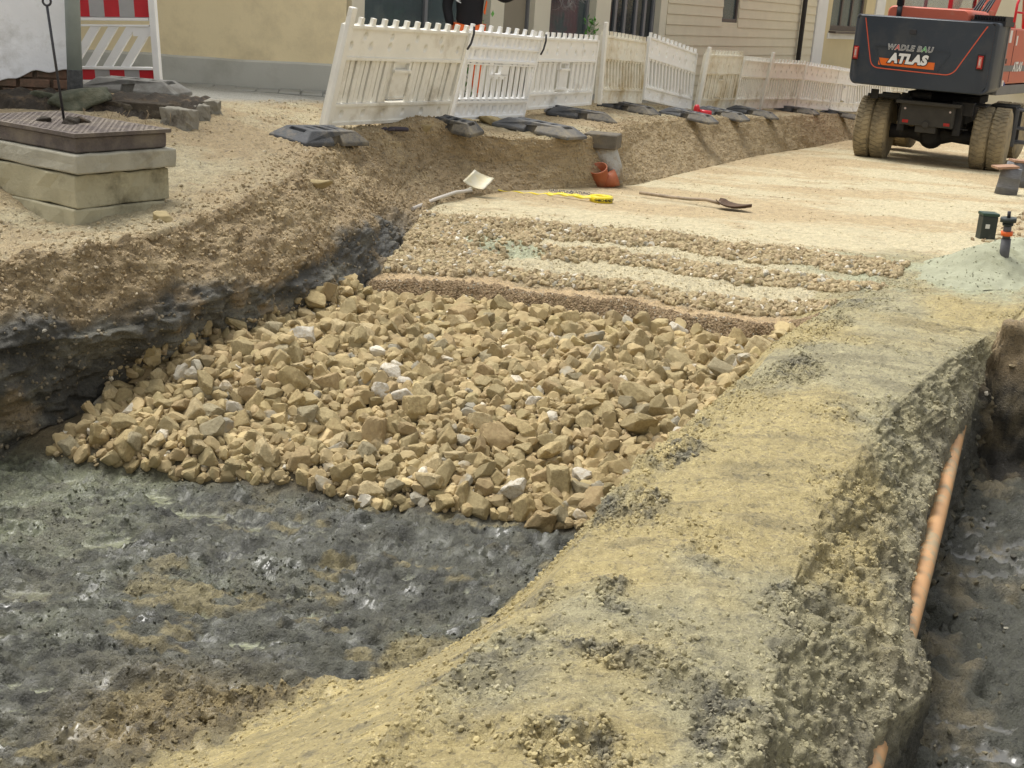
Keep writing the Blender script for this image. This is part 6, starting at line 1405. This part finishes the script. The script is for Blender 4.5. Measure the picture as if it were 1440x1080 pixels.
# face
bm = NB(); tube(bm, [(0, -.118, 1.70), (0, -.142, 1.672), (0, -.126, 1.662)], [.010, .016, .012], 8)
for s in (-1, 1): lathe(bm, [(.001, -.012), (.016, -.008), (.02, 0), (.016, .008), (.001, .012)], Matrix.Translation((s*.083, -.02, 1.69)) @ Matrix.Rotation(radians(90), 4, 'Y') @ Matrix.Diagonal((1.5, 1, .6, 1)), 10)
obj('face_features', bm, SKIN, pn, True)
for s in (-1, 1): 
    bm = NB(); bmesh.ops.create_uvsphere(bm, u_segments=12, v_segments=8, radius=.011, matrix=Matrix.Translation((s*.032, -.111, 1.70))); obj('eye', bm, mat('eye_dark', (.05, .04, .03), .2), pn, True)
bm = NB(); box(bm, (0, -.118, 1.632), (.045, .008, .008)); obj('mouth', bm, mat('lips', (.35, .13, .1), .5), pn, bevel=.003)
bm = NB(); bmesh.ops.create_uvsphere(bm, u_segments=24, v_segments=16, radius=1, matrix=Matrix.Translation((0, -.008, 1.735)) @ Matrix.Diagonal((.092, .108, .085, 1))); 
bmesh.ops.delete(bm, geom=[v for v in bm.verts if v.co.y < -.055 and v.co.z < 1.755 or v.co.z < 1.67], context='VERTS'); obj('hair', bm, HAIRM, pn, True)
J2 = {'pel': ((0, 0, .74), (.180, .140)), 'h0': ((0, 0, 1.10), (.170, .130)), 'chs': ((0, 0, 1.30), (.205, .145)), 'sh': ((0, 0, 1.435), (.150, .105)), 'nk': ((0, -.005, 1.50), (.075, .075)),
      'ls': ((-.20, .0, 1.41), .085), 'le': ((-.28, .03, 1.14), .068), 'lw': ((-.222, -.05, .88), .050), 'rs': ((.20, .0, 1.41), .085), 're': ((.41, .02, 1.245), .068), 'rw': ((.585, -.125, 1.352), .050)}
skin_body('jacket', J2, [('pel', 'h0'), ('h0', 'chs'), ('chs', 'sh'), ('sh', 'nk'), ('sh', 'ls'), ('ls', 'le'), ('le', 'lw'), ('sh', 'rs'), ('rs', 're'), ('re', 'rw')], JBK, pn)
J3 = {'pel': ((0, 0, .95), (.168, .128)), 'lh': ((-.10, 0, .86), .115), 'lk': ((-.13, -.01, .50), .088), 'la': ((-.14, .02, .11), .075), 'rh': ((.10, 0, .86), .115), 'rk': ((.13, -.03, .50), .088), 'ra': ((.15, .0, .11), .075)}
skin_body('trousers', J3, [('pel', 'lh'), ('lh', 'lk'), ('lk', 'la'), ('pel', 'rh'), ('rh', 'rk'), ('rk', 'ra')], ORJ, pn)
for s, x, y in ((-1, -.145, -.05), (1, .165, -.07)):
    bm = NB(); tube(bm, [(x, y+.10, .13), (x, y+.07, .07), (x, y-.02, .05), (x+s*.01, y-.12, .04)], [.055, .060, .052, .036], 12); obj('boot', bm, SHO, pn, True)
bm = NB(); lathe(bm, [(.178, .66), (.186, .67), (.186, .69), (.178, .70)], Matrix.Diagonal((1.03, .80, 1, 1)), 24, closed=True); obj('hem', bm, NAVT, pn, True)
# orange chest patch and white sleeve lettering facing the camera
def on_jacket(s, mt, pts_poly=None):
    pass
bm = NB(); fr_ = -.150
pol = [(-.075, 1.40), (.055, 1.40), (.035, 1.325), (-.010, 1.345), (-.055, 1.33)]; prism(bm, pol, .012, Matrix.Translation((0, fr_+.012, 0)) @ Matrix.Rotation(radians(90), 4, 'X')); obj('orange_patch', bm, ORJ, pn)
bm = NB(); prism(bm, [(.16, 1.08), (.185, 1.22), (.198, 1.2), (.18, 1.05)], .05, Matrix.Translation((0, -.03, 0)) @ Matrix.Rotation(radians(90), 4, 'X')); obj('orange_piping', bm, ORJ, pn)
M_ = Matrix.Translation((-.155, -.130, 1.28)) @ Matrix.Rotation(radians(90), 4, 'X') @ Matrix.Rotation(radians(-90), 4, 'Z'); text_obj('lettering', 'DOW', .085, M_, LWHT, pn, .004, .002)
# ================================================================ LIGHT, SKY, CAMERA
sc = bpy.context.scene
w = bpy.data.worlds.new('World'); sc.world = w; w.use_nodes = True; nt = w.node_tree; N = nt.nodes; L = nt.links
sky = N.new('ShaderNodeTexSky'); sky.sky_type = 'NISHITA'; sky.sun_disc = False; sky.dust_density = 4; sky.air_density = 1.2
ELEV = radians(67); AZ = radians(-52)       # sun high over the scene's left, veiled by cloud
sky.sun_elevation = ELEV; sky.sun_rotation = AZ
hs = N.new('ShaderNodeHueSaturation'); hs.inputs['Saturation'].default_value = .10; L.new(sky.outputs[0], hs.inputs['Color'])
L.new(hs.outputs[0], N['Background'].inputs['Color']); N['Background'].inputs['Strength'].default_value = .125
sl = bpy.data.lights.new('sun', 'SUN'); sl.energy = 1.5; sl.angle = radians(26); sl.color = (1, .965, .91)
so = bpy.data.objects.new('sun', sl); C.objects.link(so)
sd = Vector((sin(AZ)*cos(ELEV), cos(AZ)*cos(ELEV), sin(ELEV))); so.rotation_euler = sd.to_track_quat('Z', 'Y').to_euler(); so.location = (0, 0, 20)
cd = bpy.data.cameras.new('camera'); cd.sensor_width = 36; cd.lens = F/PW*36; cd.clip_start = .05; cd.clip_end = 500
co = bpy.data.objects.new('camera', cd); C.objects.link(co)
Mc = Matrix((Vector(CR), Vector(CU), -Vector(cf))).transposed().to_4x4(); Mc.translation = Vector((0, 0, EZ)); co.matrix_world = Mc
sc.camera = co
sc.view_settings.view_transform = 'Standard'; sc.view_settings.look = 'None'; sc.view_settings.exposure = EXPO; sc.view_settings.gamma = 1
sc.cycles.max_bounces = 5; sc.cycles.diffuse_bounces = 3; sc.cycles.glossy_bounces = 3
